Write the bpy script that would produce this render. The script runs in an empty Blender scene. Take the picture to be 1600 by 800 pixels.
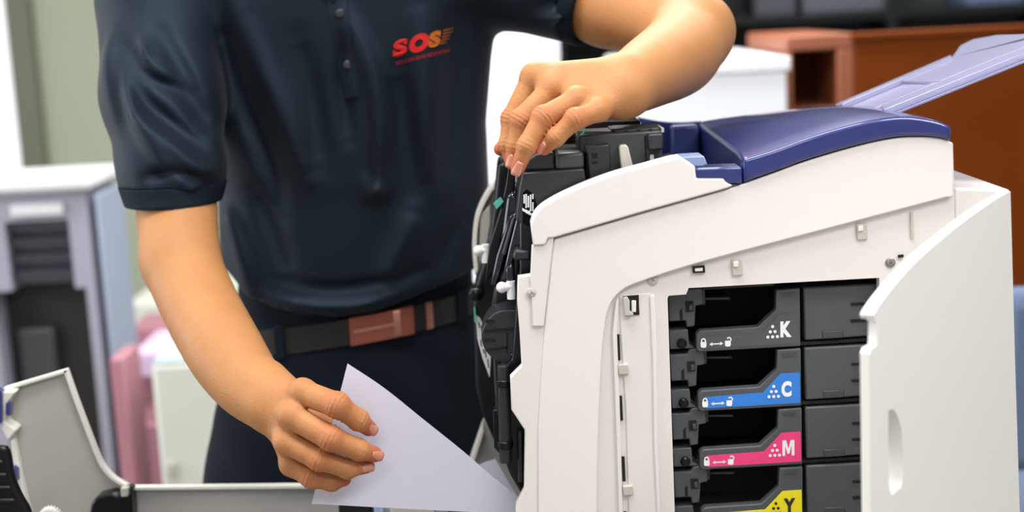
import bpy, bmesh, math, random
import numpy as np
from mathutils import Vector, Matrix
from mathutils.geometry import tessellate_polygon
from mathutils.bvhtree import BVHTree

random.seed(4); RNG = np.random.default_rng(4)
SC = bpy.context.scene
COL = SC.collection
# ------------------------------------------------------------------ camera
F = 2200.0                                   # focal length in pixels of the 1600x800 frame
CAM = Vector((0.0, -1.42, 1.42))
ROT = Matrix.Rotation(math.radians(80.1), 3, 'X') @ Matrix.Rotation(math.radians(-2.9), 3, 'Z')
cd = bpy.data.cameras.new('camera'); cam = bpy.data.objects.new('camera', cd); COL.objects.link(cam)
cam.matrix_world = Matrix.Translation(CAM) @ ROT.to_4x4()
cd.sensor_width = 36.0; cd.lens = 36.0 * F / 1600.0; cd.clip_start = 0.05
cd.dof.use_dof = True; cd.dof.focus_distance = 1.47; cd.dof.aperture_fstop = 3.0
SC.camera = cam
# ------------------------------------------------------------------ world, lights, exposure
w = bpy.data.worlds.new('world'); SC.world = w; w.use_nodes = True
w.node_tree.nodes['Background'].inputs[0].default_value = (0.9, 0.95, 1.0, 1)
w.node_tree.nodes['Background'].inputs[1].default_value = 0.25
SC.view_settings.view_transform = 'Standard'; SC.view_settings.look = 'None'
SC.view_settings.gamma = 1.0; SC.view_settings.exposure = -0.13
def area_light(name, loc, size, sizey, power, col=(1, 0.99, 0.98)):
    l = bpy.data.lights.new(name, 'AREA'); l.shape = 'RECTANGLE'; l.size = size; l.size_y = sizey
    l.energy = power; l.color = col
    o = bpy.data.objects.new(name, l); o.location = loc; COL.objects.link(o)   # points straight down
    return o
CEIL = 2.75
LAMPS = [(-0.15, -0.35, 1.12), (1.3, -1.1, 1.5), (-1.9, 0.5, 0.6), (0.0, 1.5, 2.0), (1.2, 2.4, 1.4), (-1.8, 2.8, .8), (-0.2, -2.2, .8)]
LAMP_AT = ['over the printer and the two hands', 'over the toner door', 'left of the copier', 'behind the technician', 'over the brown counter', 'in front of the pale green wall', 'behind the camera']
for i, (x, y, k) in enumerate(LAMPS):
    area_light('ceiling_tube_light', (x, y, CEIL - 0.06), 1.2, 0.5, 27 * k)

wl = area_light('added_side_light', (-3.3, 0.4, 1.6), 1.3, 2.4, 42, (0.93, 0.97, 1.0)); wl.rotation_euler = (0, math.radians(-90), 0)   # side light added at the unseen left window, for fold contrast
# ------------------------------------------------------------------ helpers
def ray(px, py):
    return ROT @ Vector(((px - 800) / F, (400 - py) / F, -1.0))
def P(px, py, Y):
    d = ray(px, py); t = (Y - CAM.y) / d.y
    return CAM + d * t
def PZ(px, py, Z):
    d = ray(px, py); t = (Z - CAM.z) / d.z
    return CAM + d * t
def PP(px, py, pt, n):
    d = ray(px, py); t = (pt - CAM).dot(n) / d.dot(n)
    return CAM + d * t
def R(px, Y):                                # pixels to metres at depth Y
    return px * (Y - CAM.y) * 1.0 / F
def lin(c):
    return tuple(((v / 255.0 + 0.055) / 1.055) ** 2.4 if v > 10 else v / 255.0 / 12.92 for v in c)

def mat(name, rgb, rough=0.5, metal=0.0, var=0.06, scale=6.0, bump=0.0, bscale=200.0, spec=0.5, sss=0.0, coat=0.0, sheen=0.0, trans=0.0, emit=0.0):
    m = bpy.data.materials.new(name); m.use_nodes = True
    nt = m.node_tree; b = nt.nodes['Principled BSDF']
    c = lin(rgb)
    tc = nt.nodes.new('ShaderNodeTexCoord'); nz = nt.nodes.new('ShaderNodeTexNoise')
    nz.inputs['Scale'].default_value = scale; nz.inputs['Detail'].default_value = 4
    nt.links.new(tc.outputs['Object'], nz.inputs['Vector'])
    mx = nt.nodes.new('ShaderNodeMix'); mx.data_type = 'RGBA'
    mx.inputs[6].default_value = tuple(max(0, v * (1 - var)) for v in c) + (1,)
    mx.inputs[7].default_value = tuple(min(1, v * (1 + var)) for v in c) + (1,)
    nt.links.new(nz.outputs['Fac'], mx.inputs[0]); nt.links.new(mx.outputs[2], b.inputs['Base Color'])
    b.inputs['Roughness'].default_value = rough; b.inputs['Metallic'].default_value = metal
    b.inputs['Specular IOR Level'].default_value = spec
    if sss:
        b.inputs['Subsurface Weight'].default_value = sss; b.inputs['Subsurface Radius'].default_value = (0.012, 0.004, 0.002); b.inputs['Subsurface Scale'].default_value = 1.0
    if coat: b.inputs['Coat Weight'].default_value = coat
    if sheen: b.inputs['Sheen Weight'].default_value = sheen; b.inputs['Sheen Roughness'].default_value = 0.4
    if trans: b.inputs['Transmission Weight'].default_value = trans
    if emit:
        b.inputs['Emission Color'].default_value = c + (1,); b.inputs['Emission Strength'].default_value = emit
    if bump:
        n2 = nt.nodes.new('ShaderNodeTexNoise'); n2.inputs['Scale'].default_value = bscale; n2.inputs['Detail'].default_value = 3
        nt.links.new(tc.outputs['Object'], n2.inputs['Vector'])
        bp = nt.nodes.new('ShaderNodeBump'); bp.inputs['Strength'].default_value = bump; bp.inputs['Distance'].default_value = 0.002
        nt.links.new(n2.outputs['Fac'], bp.inputs['Height']); nt.links.new(bp.outputs['Normal'], b.inputs['Normal'])
    return m
M = {}
M['white'] = mat('printer_white', (232, 225, 223), 0.42, var=0.02, bump=0.04, bscale=900)
M['frame'] = mat('frame_white', (226, 221, 217), 0.45, var=0.03, bump=0.04, bscale=900)
M['stripwhite'] = mat('worn_inner_white', (222, 217, 213), 0.4, var=0.05, scale=14)
M['door'] = mat('door_white', (243, 241, 238), 0.35, var=0.01)
M['greycover'] = mat('cover_inner_grey', (176, 174, 168), 0.55, var=0.12, scale=7)
M['rim'] = mat('cover_rim_white', (226, 224, 216), 0.45)
M['clip'] = mat('clip_grey', (188, 184, 176), 0.5)
M['blue'] = mat('lid_blue', (34, 42, 112), 0.3, var=0.04, coat=0.8)
M['bluedark'] = mat('lid_blue_inner', (40, 54, 112), 0.45, var=0.05)
M['tabblue'] = mat('pale_blue_tab', (150, 170, 215), 0.4)
M['dark'] = mat('dark_grey_plastic', (62, 64, 68), 0.42, var=0.08)
M['dark2'] = mat('charcoal_plastic', (40, 42, 48), 0.4, var=0.1)
M['black'] = mat('black_plastic', (11, 13, 19), 0.3, var=0.1, spec=0.35)
M['gloss'] = mat('glossy_black_plastic', (14, 19, 32), 0.12, var=0.1, coat=0.3)
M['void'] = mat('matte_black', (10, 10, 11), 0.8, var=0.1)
M['pale'] = mat('pale_lever', (204, 202, 190), 0.4)
M['pin'] = mat('white_pin', (238, 238, 236), 0.3)
M['teal'] = mat('teal_tag', (96, 200, 178), 0.4)
M['green'] = mat('green_tag', (20, 150, 90), 0.4)
M['paper'] = mat('paper_white', (222, 222, 240), 0.75, var=0.015)
M['metal'] = mat('screw_metal', (150, 150, 146), 0.35, metal=0.9)
M['tonergrey'] = mat('toner_grey', (74, 78, 82), 0.42, var=0.12, scale=18)
M['tonerplate'] = mat('toner_plate_grey', (78, 78, 82), 0.45, var=0.05)
M['cyan'] = mat('label_cyan', (46, 124, 214), 0.4, var=0.02)
M['magenta'] = mat('label_magenta', (236, 62, 124), 0.4, var=0.02)
M['yellow'] = mat('label_yellow', (240, 226, 20), 0.4, var=0.02)
M['print'] = mat('print_white', (238, 238, 240), 0.5, var=0.0)
M['printdark'] = mat('print_dark', (30, 30, 30), 0.5, var=0.0)
M['shirt'] = mat('navy_shirt', (10, 17, 27), 0.62, var=0.15, scale=9, bump=0.15, bscale=700, spec=0.4, sheen=0.05)
M['cuff'] = mat('navy_rib_cuff', (11, 17, 25), 0.8, bump=0.3, bscale=500, spec=0.3)
M['trouser'] = mat('dark_navy_trouser', (13, 17, 25), 0.8, bump=0.2, bscale=600, spec=0.25)
M['belt'] = mat('dark_brown_belt', (19, 15, 15), 0.55, var=0.2, scale=30)
M['buckle'] = mat('copper_buckle', (158, 92, 74), 0.35, metal=0.6, var=0.12, scale=25)
M['copperlight'] = mat('pale_copper', (190, 134, 116), 0.3, metal=0.6)
M['button'] = mat('grey_button', (46, 47, 52), 0.35)
M['logo_red'] = mat('logo_red', (196, 10, 10), 0.7)
M['logo_dark_red'] = mat('logo_dark_red', (150, 16, 26), 0.7)
M['logo_orange'] = mat('logo_orange', (176, 92, 10), 0.7)
M['hair'] = mat('black_hair', (20, 17, 16), 0.5, bump=0.4, bscale=120)
M['shoe'] = mat('black_shoe', (18, 18, 20), 0.35)
M['nail'] = mat('fingernail', (204, 132, 110), 0.3, var=0.03, sss=0.1)

for k_ in ('shirt', 'cuff', 'trouser'): M[k_].node_tree.nodes['Principled BSDF'].inputs['Specular Tint'].default_value = (.55, .78, 1.0, 1)
# skin: base tone, redder at the knuckles and tips (attribute 'flush'), fine creases
def skin_material():
    m = bpy.data.materials.new('skin'); m.use_nodes = True; nt = m.node_tree; b = nt.nodes['Principled BSDF']
    at = nt.nodes.new('ShaderNodeAttribute'); at.attribute_name = 'flush'
    tc = nt.nodes.new('ShaderNodeTexCoord')
    nz = nt.nodes.new('ShaderNodeTexNoise'); nz.inputs['Scale'].default_value = 26; nz.inputs['Detail'].default_value = 5
    nt.links.new(tc.outputs['Object'], nz.inputs['Vector'])
    mx = nt.nodes.new('ShaderNodeMix'); mx.data_type = 'RGBA'
    mx.inputs[6].default_value = lin((176, 120, 73)) + (1,); mx.inputs[7].default_value = lin((193, 139, 90)) + (1,)
    nt.links.new(nz.outputs['Fac'], mx.inputs[0])
    m2 = nt.nodes.new('ShaderNodeMix'); m2.data_type = 'RGBA'; m2.inputs[7].default_value = lin((176, 84, 60)) + (1,)
    nt.links.new(at.outputs['Fac'], m2.inputs[0]); nt.links.new(mx.outputs[2], m2.inputs[6])
    nt.links.new(m2.outputs[2], b.inputs['Base Color'])
    b.inputs['Roughness'].default_value = 0.55; b.inputs['Specular IOR Level'].default_value = 0.32
    b.inputs['Subsurface Weight'].default_value = 0.12; b.inputs['Subsurface Radius'].default_value = (0.010, 0.004, 0.002); b.inputs['Subsurface Scale'].default_value = 1.0
    n2 = nt.nodes.new('ShaderNodeTexNoise'); n2.inputs['Scale'].default_value = 260; n2.inputs['Detail'].default_value = 4
    vo = nt.nodes.new('ShaderNodeTexVoronoi'); vo.inputs['Scale'].default_value = 420
    nt.links.new(tc.outputs['Object'], n2.inputs['Vector']); nt.links.new(tc.outputs['Object'], vo.inputs['Vector'])
    ad = nt.nodes.new('ShaderNodeMath'); ad.operation = 'ADD'
    nt.links.new(n2.outputs['Fac'], ad.inputs[0]); nt.links.new(vo.outputs['Distance'], ad.inputs[1])
    bp = nt.nodes.new('ShaderNodeBump'); bp.inputs['Strength'].default_value = 0.16; bp.inputs['Distance'].default_value = 0.0015
    nt.links.new(ad.outputs[0], bp.inputs['Height']); nt.links.new(bp.outputs['Normal'], b.inputs['Normal'])
    return m
M['skin'] = skin_material()

def smooth_mesh(me, ang=38):
    me.shade_smooth()
    try: me.set_sharp_from_angle(angle=math.radians(ang))
    except Exception: pass
def thing(name, label, cat, loc, group=None):
    o = bpy.data.objects.new(name, None); COL.objects.link(o); o.location = loc; o.empty_display_size = 0.05
    o['label'] = label; o['category'] = cat
    if group: o['group'] = group
    return o
def tag(o, label, cat, group=None):
    o['label'] = label; o['category'] = cat
    if group: o['group'] = group
    return o
def wloc(o):
    v = Vector(o.location)
    while o.parent: o = o.parent; v += Vector(o.location)
    return v
def link(name, me, m, parent=None, ang=38, bevel=0.0, segs=2):
    me.name = name
    if m and not me.materials: me.materials.append(m)
    co = np.empty(len(me.vertices) * 3); me.vertices.foreach_get('co', co); co = co.reshape(-1, 3)
    c = Vector(((co.min(0) + co.max(0)) / 2).tolist())
    me.transform(Matrix.Translation(-c))
    o = bpy.data.objects.new(name, me); COL.objects.link(o)
    o.location = c - (wloc(parent) if parent else Vector((0, 0, 0)))
    if parent: o.parent = parent
    if ang: smooth_mesh(me, ang)
    if bevel:
        b = o.modifiers.new('bevel', 'BEVEL'); b.width = bevel; b.segments = segs; b.limit_method = 'ANGLE'; b.angle_limit = math.radians(40)
        b.harden_normals = False
    return o
def mesh_of(verts, faces):
    me = bpy.data.meshes.new('m'); me.from_pydata([tuple(v) for v in verts], [], faces)
    bm = bmesh.new(); bm.from_mesh(me); bmesh.ops.recalc_face_normals(bm, faces=bm.faces[:]); bm.to_mesh(me); bm.free(); me.update()
    return me
def add_mesh(bm, verts, faces):
    vs = [bm.verts.new(v) for v in verts]
    for f in faces:
        try: bm.faces.new([vs[i] for i in f])
        except ValueError: pass
def bm_mesh(bm):
    bmesh.ops.recalc_face_normals(bm, faces=bm.faces[:])
    me = bpy.data.meshes.new('m'); bm.to_mesh(me); bm.free(); return me
def structure(o): o['kind'] = 'structure'; return o

def spl(pts, n=6, closed=False):
    """Catmull-Rom through the points"""
    out = []; N = len(pts)
    rng_ = range(N if closed else N - 1)
    for i in rng_:
        g = lambda k: np.array(pts[k % N] if closed else pts[min(max(k, 0), N - 1)], float)
        p0, p1, p2, p3 = g(i - 1), g(i), g(i + 1), g(i + 2)
        for t in np.linspace(0, 1, n, endpoint=False):
            out.append(tuple(0.5 * (2 * p1 + (p2 - p0) * t + (2 * p0 - 5 * p1 + 4 * p2 - p3) * t * t + (3 * p1 - p0 - 3 * p2 + p3) * t ** 3)))
    if not closed: out.append(tuple(pts[-1]))
    return out

def prism_data(loops, off):
    """loops: list of lists of Vectors (outer then holes); off: extrusion vector"""
    flat = [v for l in loops for v in l]; n = len(flat)
    verts = flat + [v + off for v in flat]; faces = []
    if len(loops) == 1:
        faces += [tuple(range(n)), tuple(range(n, 2 * n))[::-1]]
    else:
        # project to the dominant plane so holes tessellate robustly
        for t in tessellate_polygon(loops):
            faces += [tuple(t), tuple(i + n for i in t)[::-1]]
    k = 0
    for l in loops:
        m = len(l)
        for i in range(m):
            a, b = k + i, k + (i + 1) % m
            faces.append((a, b, b + n, a + n))
        k += m
    return verts, faces
def prism(name, pts, y0, y1, m, parent=None, holes=(), bevel=0.0, yref=None, ang=38, segs=2):
    """outline traced in frame pixels on the plane Y=yref (default y0), extruded along world Y from y0 to y1"""
    yr = y0 if yref is None else yref
    loops = []
    for l in [pts] + list(holes):
        q = [P(a, b, yr) for a, b in l]
        for v in q: v.y = y0
        loops.append(q)
    v, f = prism_data(loops, Vector((0, y1 - y0, 0)))
    return link(name, mesh_of(v, f), m, parent, ang, bevel, segs)
def box_data(a, b):
    x0, y0, z0 = a; x1, y1, z1 = b
    v = [(x0, y0, z0), (x1, y0, z0), (x1, y1, z0), (x0, y1, z0), (x0, y0, z1), (x1, y0, z1), (x1, y1, z1), (x0, y1, z1)]
    f = [(0, 3, 2, 1), (4, 5, 6, 7), (0, 1, 5, 4), (1, 2, 6, 5), (2, 3, 7, 6), (3, 0, 4, 7)]
    return v, f
def box(name, a, b, m, parent=None, bevel=0.0):
    a, b = [min(p, q) for p, q in zip(a, b)], [max(p, q) for p, q in zip(a, b)]
    return link(name, mesh_of(*box_data(a, b)), m, parent, 38, bevel)
def rect(l, t, r, b, Y):
    """world x0,x1,z0,z1 of a frame rectangle at depth Y"""
    cx, cy = (l + r) / 2, (t + b) / 2
    return P(l, cy, Y).x, P(r, cy, Y).x, P(cx, b, Y).z, P(cx, t, Y).z
def pbox(name, l, t, r, b, y0, y1, m, parent=None, bevel=0.0, z0=None):
    x0, x1, za, zb = rect(l, t, r, b, y0)
    return box(name, (x0, y0, za if z0 is None else z0), (x1, y1, zb), m, parent, bevel)
def tube_data(path, rad, n=12, cap=True):
    verts, faces = [], []; path = [Vector(p) for p in path]
    rad = rad if hasattr(rad, '__len__') else [rad] * len(path)
    for i, p in enumerate(path):
        d = (path[min(i + 1, len(path) - 1)] - path[max(i - 1, 0)]).normalized()
        u = d.cross(Vector((0, 0, 1)) if abs(d.z) < 0.9 else Vector((1, 0, 0))).normalized(); v = d.cross(u)
        for k in range(n):
            a = 2 * math.pi * k / n
            verts.append(p + (u * math.cos(a) + v * math.sin(a)) * rad[i])
    for i in range(len(path) - 1):
        for k in range(n):
            a, b = i * n + k, i * n + (k + 1) % n
            faces.append((a, b, b + n, a + n))
    if cap: faces += [tuple(range(n))[::-1], tuple(range((len(path) - 1) * n, len(path) * n))]
    return verts, faces
def tube(name, path, rad, m, parent=None, n=12, bevel=0):
    return link(name, mesh_of(*tube_data(path, rad, n)), m, parent, 40, bevel)

# ---------------------------------------------------------------- signed distance tools (one continuous surface)
def A3(v): return np.array(v, float)
def cone(p, a, b, ra, rb):
    a, b = A3(a), A3(b); ab = b - a
    t = np.clip(((p - a) @ ab) / (ab @ ab), 0, 1)
    q = p - a - t[:, None] * ab
    return np.sqrt((q * q).sum(1)) - (ra + (rb - ra) * t)
def ball(p, c, r): return np.sqrt(((p - A3(c)) ** 2).sum(1)) - r
def ellipsoid(p, c, rad, axes=None):
    q = p - A3(c)
    if axes is not None: q = q @ np.array(axes).T
    r = A3(rad); k0 = np.sqrt(((q / r) ** 2).sum(1)); k1 = np.sqrt(((q / (r * r)) ** 2).sum(1)) + 1e-9
    return k0 * (k0 - 1) / k1
def smin(a, b, k):
    h = np.clip(0.5 + 0.5 * (b - a) / k, 0, 1)
    return b * (1 - h) + a * h - k * h * (1 - h)
def nets(f, lo, hi, h, B=8, margin=0.006):
    lo = A3(lo); hi = A3(hi)
    nb = np.maximum(1, np.ceil((hi - lo) / (h * B)).astype(int)); n = nb * B
    ax = [lo[i] + (np.arange(nb[i]) * B + (B - 1) / 2) * h for i in range(3)]
    C = np.stack(np.meshgrid(*ax, indexing='ij'), -1).reshape(-1, 3)
    dc = np.concatenate([f(c) for c in np.array_split(C, max(1, len(C) // 60000))])
    vals = np.repeat(np.repeat(np.repeat(np.sign(dc).reshape(nb), B, 0), B, 1), B, 2).astype(np.float32)
    act = np.nonzero(np.abs(dc) < h * B * 0.9 * 1.25 + margin)[0]
    g = np.stack(np.meshgrid(*[np.arange(B)] * 3, indexing='ij'), -1).reshape(-1, 3)
    bi = np.stack(np.unravel_index(act, nb), -1) * B
    for ch in np.array_split(bi, max(1, len(bi) // 300)):
        idx = (ch[:, None, :] + g[None]).reshape(-1, 3)
        vals[idx[:, 0], idx[:, 1], idx[:, 2]] = f(lo + idx * h)
    s = vals < 0
    c = np.zeros(n - 1, np.uint8)
    offs = [(i, j, k) for i in (0, 1) for j in (0, 1) for k in (0, 1)]
    sl = lambda o: tuple(slice(o[i], n[i] - 1 + o[i]) for i in range(3))
    for o in offs: c += s[sl(o)]
    ids = np.stack(np.nonzero((c > 0) & (c < 8)), -1)
    vid = -np.ones(n - 1, np.int64); vid[ids[:, 0], ids[:, 1], ids[:, 2]] = np.arange(len(ids))
    acc = np.zeros((len(ids), 3)); cnt = np.zeros(len(ids))
    for axis in range(3):
        for o in offs:
            if o[axis]: continue
            o2 = list(o); o2[axis] = 1
            a = vals[tuple((ids + o).T)]; b = vals[tuple((ids + o2).T)]
            m_ = (a < 0) != (b < 0)
            t = np.where(m_, a / np.where(m_, a - b, 1), 0)
            q = np.array(o, float)[None].repeat(len(ids), 0); q[:, axis] += t
            acc[m_] += q[m_]; cnt[m_] += 1
    verts = lo + (ids + acc / cnt[:, None]) * h
    faces = []
    for axis in range(3):
        u, v = (axis + 1) % 3, (axis + 2) % 3
        e0 = [slice(None)] * 3; e1 = [slice(None)] * 3
        e0[axis] = slice(0, n[axis] - 1); e1[axis] = slice(1, n[axis])
        d = s[tuple(e0)] != s[tuple(e1)]
        E = np.stack(np.nonzero(d), -1)
        E = E[(E[:, u] > 0) & (E[:, v] > 0) & (E[:, u] < n[u] - 1) & (E[:, v] < n[v] - 1)]
        if not len(E): continue
        def cell(du, dv):
            q = E.copy(); q[:, u] += du; q[:, v] += dv; return vid[tuple(q.T)]
        Q = np.stack([cell(-1, -1), cell(0, -1), cell(0, 0), cell(-1, 0)], -1)
        fl = ~s[tuple(E.T)]
        Q[fl] = Q[fl][:, ::-1]
        faces.append(Q[(Q >= 0).all(1)])
    return verts, np.concatenate(faces)
def nets_mesh(parts):
    me = bpy.data.meshes.new('m'); V = []; Fc = []; k = 0
    for v, f in parts: V.append(v); Fc.append(f + k); k += len(v)
    V = np.concatenate(V); Fc = np.concatenate(Fc)
    me.vertices.add(len(V)); me.vertices.foreach_set('co', V.ravel())
    me.loops.add(Fc.size); me.loops.foreach_set('vertex_index', Fc.ravel().astype(np.int32))
    me.polygons.add(len(Fc)); me.polygons.foreach_set('loop_start', np.arange(0, Fc.size, 4, dtype=np.int32))
    me.update(calc_edges=True); me.validate()
    return me, V, Fc

# ================================================================== SETTING
M['wall_green'] = mat('wall_pale_green', (172, 182, 160), 0.8, var=0.02)
M['wall_dark'] = mat('wall_dark_grey', (62, 68, 70), 0.8, var=0.1)
M['wall_light'] = mat('wall_off_white', (222, 222, 216), 0.8, var=0.02)
M['wall_grey'] = mat('wall_mid_grey', (176, 178, 178), 0.8, var=0.02)
M['floor'] = mat('floor_grey_vinyl', (150, 144, 140), 0.4, var=0.05, bump=0.03)
M['ceil'] = mat('ceiling_white', (235, 235, 232), 0.9, var=0.01)
M['winframe'] = mat('window_frame_olive', (112, 116, 100), 0.5)
M['glow'] = mat('daylit_blind', (245, 247, 255), 0.8, emit=0.8, var=0.0)
M['lampglow'] = mat('lamp_diffuser', (255, 250, 240), 0.6, emit=2.0, var=0.0)
BY = 4.6; XL, XR, YF = -3.4, 3.6, -3.0
structure(box('floor', (XL - .1, YF - .1, -0.1), (XR + .1, BY + .1, 0), M['floor']))
structure(box('ceiling', (XL - .1, YF - .1, CEIL), (XR + .1, BY + .1, CEIL + 0.1), M['ceil']))
xs = P(860, 60, BY).x
structure(box('wall_back', (XL, BY, 0), (xs, BY + 0.1, CEIL), M['wall_green']))
structure(box('wall_back_right', (xs, BY, 0), (XR, BY + 0.1, CEIL), M['wall_dark']))
structure(box('wall_left', (XL - 0.1, YF, 0), (XL, BY, CEIL), M['wall_light']))
structure(box('wall_right', (XR, YF, 0), (XR + 0.1, BY, CEIL), M['wall_grey']))
structure(box('wall_front', (XL, YF - 0.1, 0), (XR, YF, CEIL), M['wall_grey']))
# daylit window at the far left
x0, x1, z0, z1 = rect(-330, -300, 72, 330, BY)
wn = structure(box('window_1', (x0, BY - 0.02, 0.7), (x1 - 0.16, BY - 0.002, 2.5), M['glow']))
fr = bmesh.new()
for a, b in (((x1 - 0.16, BY - 0.05, 0.62), (x1 - .055, BY, 2.58)), ((x0 - 0.1, BY - 0.07, 0.62), (x0, BY, 2.58)), ((x0, BY - 0.07, 2.5), (x1, BY, 2.58)), ((x0, BY - 0.07, 0.62), (x1, BY, 0.7))):
    add_mesh(fr, *box_data(a, b))
link('window_frame', bm_mesh(fr), M['winframe'], wn, bevel=0.004)
wn2 = structure(box('added_window', (XL + .004, -0.9, 0.85), (XL + .02, 1.7, 2.3), M['glow']))  # unseen window, added along with its light to shade the shirt from the left
fr = bmesh.new()
for a, b in (((XL, -0.98, 0.77), (XL + .06, -0.9, 2.38)), ((XL, 1.7, 0.77), (XL + .06, 1.78, 2.38)), ((XL, -0.9, 2.3), (XL + .06, 1.7, 2.38)), ((XL, -0.9, 0.77), (XL + .06, 1.7, 0.85)), ((XL, 0.37, 0.85), (XL + .05, 0.43, 2.3))):
    add_mesh(fr, *box_data(a, b))
link('window_frame', bm_mesh(fr), M['winframe'], wn2, bevel=0.004)  # frame of the added left window
for i, (x, y, k) in enumerate(LAMPS):
    t = thing('ceiling_light', 'flat white ceiling light panel ' + LAMP_AT[i], 'ceiling light', (x, y, CEIL), 'ceiling light panels')
    bmf = bmesh.new()
    for a, b in (((x - .66, y - .31, CEIL - .05), (x - .61, y + .31, CEIL)), ((x + .61, y - .31, CEIL - .05), (x + .66, y + .31, CEIL)), ((x - .61, y - .31, CEIL - .05), (x + .61, y - .26, CEIL)), ((x - .61, y + .26, CEIL - .05), (x + .61, y + .31, CEIL))):
        add_mesh(bmf, *box_data(a, b))
    link('frame', bm_mesh(bmf), M['ceil'], t)
    box('diffuser', (x - .61, y - .26, CEIL - .02), (x + .61, y + .26, CEIL - .005), M['lampglow'], t)

# ================================================================== BACKGROUND FURNITURE
M['cab'] = mat('brown_wood', (112, 50, 0), 0.55, spec=0.15, var=0.2, scale=3)
M['cabedge'] = mat('light_wood_edge', (150, 88, 60), 0.45, var=0.12, scale=5)
M['desk'] = mat('white_laminate', (243, 247, 254), 0.4, var=0.01)
M['copier'] = mat('copier_lavender_grey', (156, 156, 170), 0.5, var=0.03)
M['copierside'] = mat('copier_side_blue_grey', (150, 160, 180), 0.5, var=0.03)
M['copiertop'] = mat('copier_white_top', (222, 224, 228), 0.4)
M['louver'] = mat('slate_louver', (72, 74, 84), 0.5)
M['open'] = mat('copier_dark_inside', (26, 26, 24), 0.6, var=0.5, scale=7)
M['pink'] = mat('pink_card', (176, 122, 134), 0.7, var=0.12)
M['lilac'] = mat('lilac_paper', (236, 206, 240), 0.7)
M['bin'] = mat('ivory_plastic', (214, 218, 208), 0.5)
M['binlid'] = mat('pale_teal_lid', (170, 190, 196), 0.5)
M['fabricblue'] = mat('blue_grey_fabric', (96, 112, 142), 0.9, var=0.15)
M['monitor'] = mat('black_monitor', (18, 22, 24), 0.3)
M['steel'] = mat('dull_steel', (96, 102, 112), 0.4, metal=0.3)

# copier at the left, behind the technician
cy = 1.9
t = thing('copier', 'tall lavender grey office copier with open dark front, left of the technician', 'copier', (P(90, 500, cy).x, cy + .25, 0))
x0, x1, _, zt = rect(-40, 300, 152, 700, cy)
zin = rect(5, 452, 150, 745, cy); zv = rect(12, 345, 112, 446, cy)
bmc = bmesh.new()
add_mesh(bmc, *box_data((x0, cy + .12, 0.02), (x1, cy + .25, zt)))
for a, b in (((x0, cy, zin[3]), (zv[0], cy + .12, zt)), ((zv[1], cy, zin[3]), (x1, cy + .12, zt)), ((zv[0], cy, zv[3]), (zv[1], cy + .12, zt)), ((x0, cy, 0.02), (zin[0], cy + .12, zin[3])), ((zin[1] - .0, cy, 0.02), (x1, cy + .12, zin[3])), ((zin[0], cy, 0.02), (zin[1], cy + .12, zin[2] - .2))):
    add_mesh(bmc, *box_data(a, b))
link('body', bm_mesh(bmc), M['copier'], t)
box('inside', (zin[0], cy + .08, zin[2] - .2), (zin[1], cy + .118, zin[3]), M['open'], t)
for k in range(4):
    h = (zv[3] - zv[2]) / 4
    bmv = bmesh.new()
    z = zv[2] + k * h
    add_mesh(bmv, [(zv[0], cy + .03, z), (zv[1], cy + .03, z), (zv[1], cy + .01, z + h * .85), (zv[0], cy + .01, z + h * .85), (zv[0], cy + .10, z), (zv[1], cy + .10, z), (zv[1], cy + .10, z + h * .98), (zv[0], cy + .10, z + h * .98)],
             [(0, 1, 2, 3), (4, 7, 6, 5), (0, 3, 7, 4), (1, 5, 6, 2), (3, 2, 6, 7), (0, 4, 5, 1)])
    link('louver', bm_mesh(bmv), M['louver'], t)
xs2 = P(158, 400, cy + .0).x
box('side_panel', (x1 + .013, cy + .02, 0.02), (xs2, cy + .25, rect(0, 312, 10, 700, cy)[3]), M['copierside'], t, 0.01)
box('top_cover', (x0 - .02, cy - .03, zt), (xs2 + .0, cy + .27, zt + R(22, cy)), M['copiertop'], t, 0.012)
q = rect(18, 318, 100, 336, cy)
box('control_strip', (q[0], cy - .012, q[2]), (q[1], cy, q[3]), M['copiertop'], t, 0.003)
q = rect(20, 520, 80, 640, cy)
box('drum', (q[0], cy + .05, q[2]), (q[1], cy + .08, q[3]), M['dark'], t, 0.01)
# things on the left, low
tag(pbox('carton', 180, 560, 203, 760, 1.62, 1.76, M['pink'], None, 0.006, z0=0), 'slim dusty pink box added for the pink reflection at the copier corner', 'carton')  # added box, its pink stands in for a reflection on the copier side
y = 2.72
tag(pbox('carton', 204, 510, 262, 562, y, y + .2, M['pink'], None, 0.01, z0=0), 'tall dusty pink carton between the copier and the ivory bin', 'carton')
o = pbox('paper_stack', 207, 552, 264, 576, y - .32, y - .02, M['lilac'], None, 0.004); tag(o, 'lilac stack of paper on a dark trolley behind the forearm', 'paper stack')
zb = o.location.z - o.dimensions.z / 2
t = thing('trolley', 'small dark trolley under the lilac paper stack', 'trolley', (o.location.x, y - .17, 0))
x0, x1, *_ = rect(212, 580, 256, 660, y - .3)
zs = P(230, 664, y - .3).z
box('top_shelf', (x0 - .02, y - .32, zb - .02), (x1 + .03, y - .02, zb), M['lilac'], t)
box('panel', (x0 + .01, y - .1, zs), (x1 + .02, y - .06, zb - .02), M['open'], t)
box('drawer_front', (x0 - .02, y - .3, 0.0), (x1 + .02, y - .04, zs), M['pink'], t, 0.006)
y = 1.55
t = thing('waste_bin', 'ivory plastic office bin with pale teal lid behind the forearm', 'bin', (P(290, 650, y).x, y + .2, 0))
x0, x1, z0, z1 = rect(243, 566, 350, 755, y)
box('body', (x0, y, 0), (x1, y + .32, z1), M['bin'], t, 0.012)
bml = bmesh.new(); q = rect(268, 535, 350, 566, y)
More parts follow.
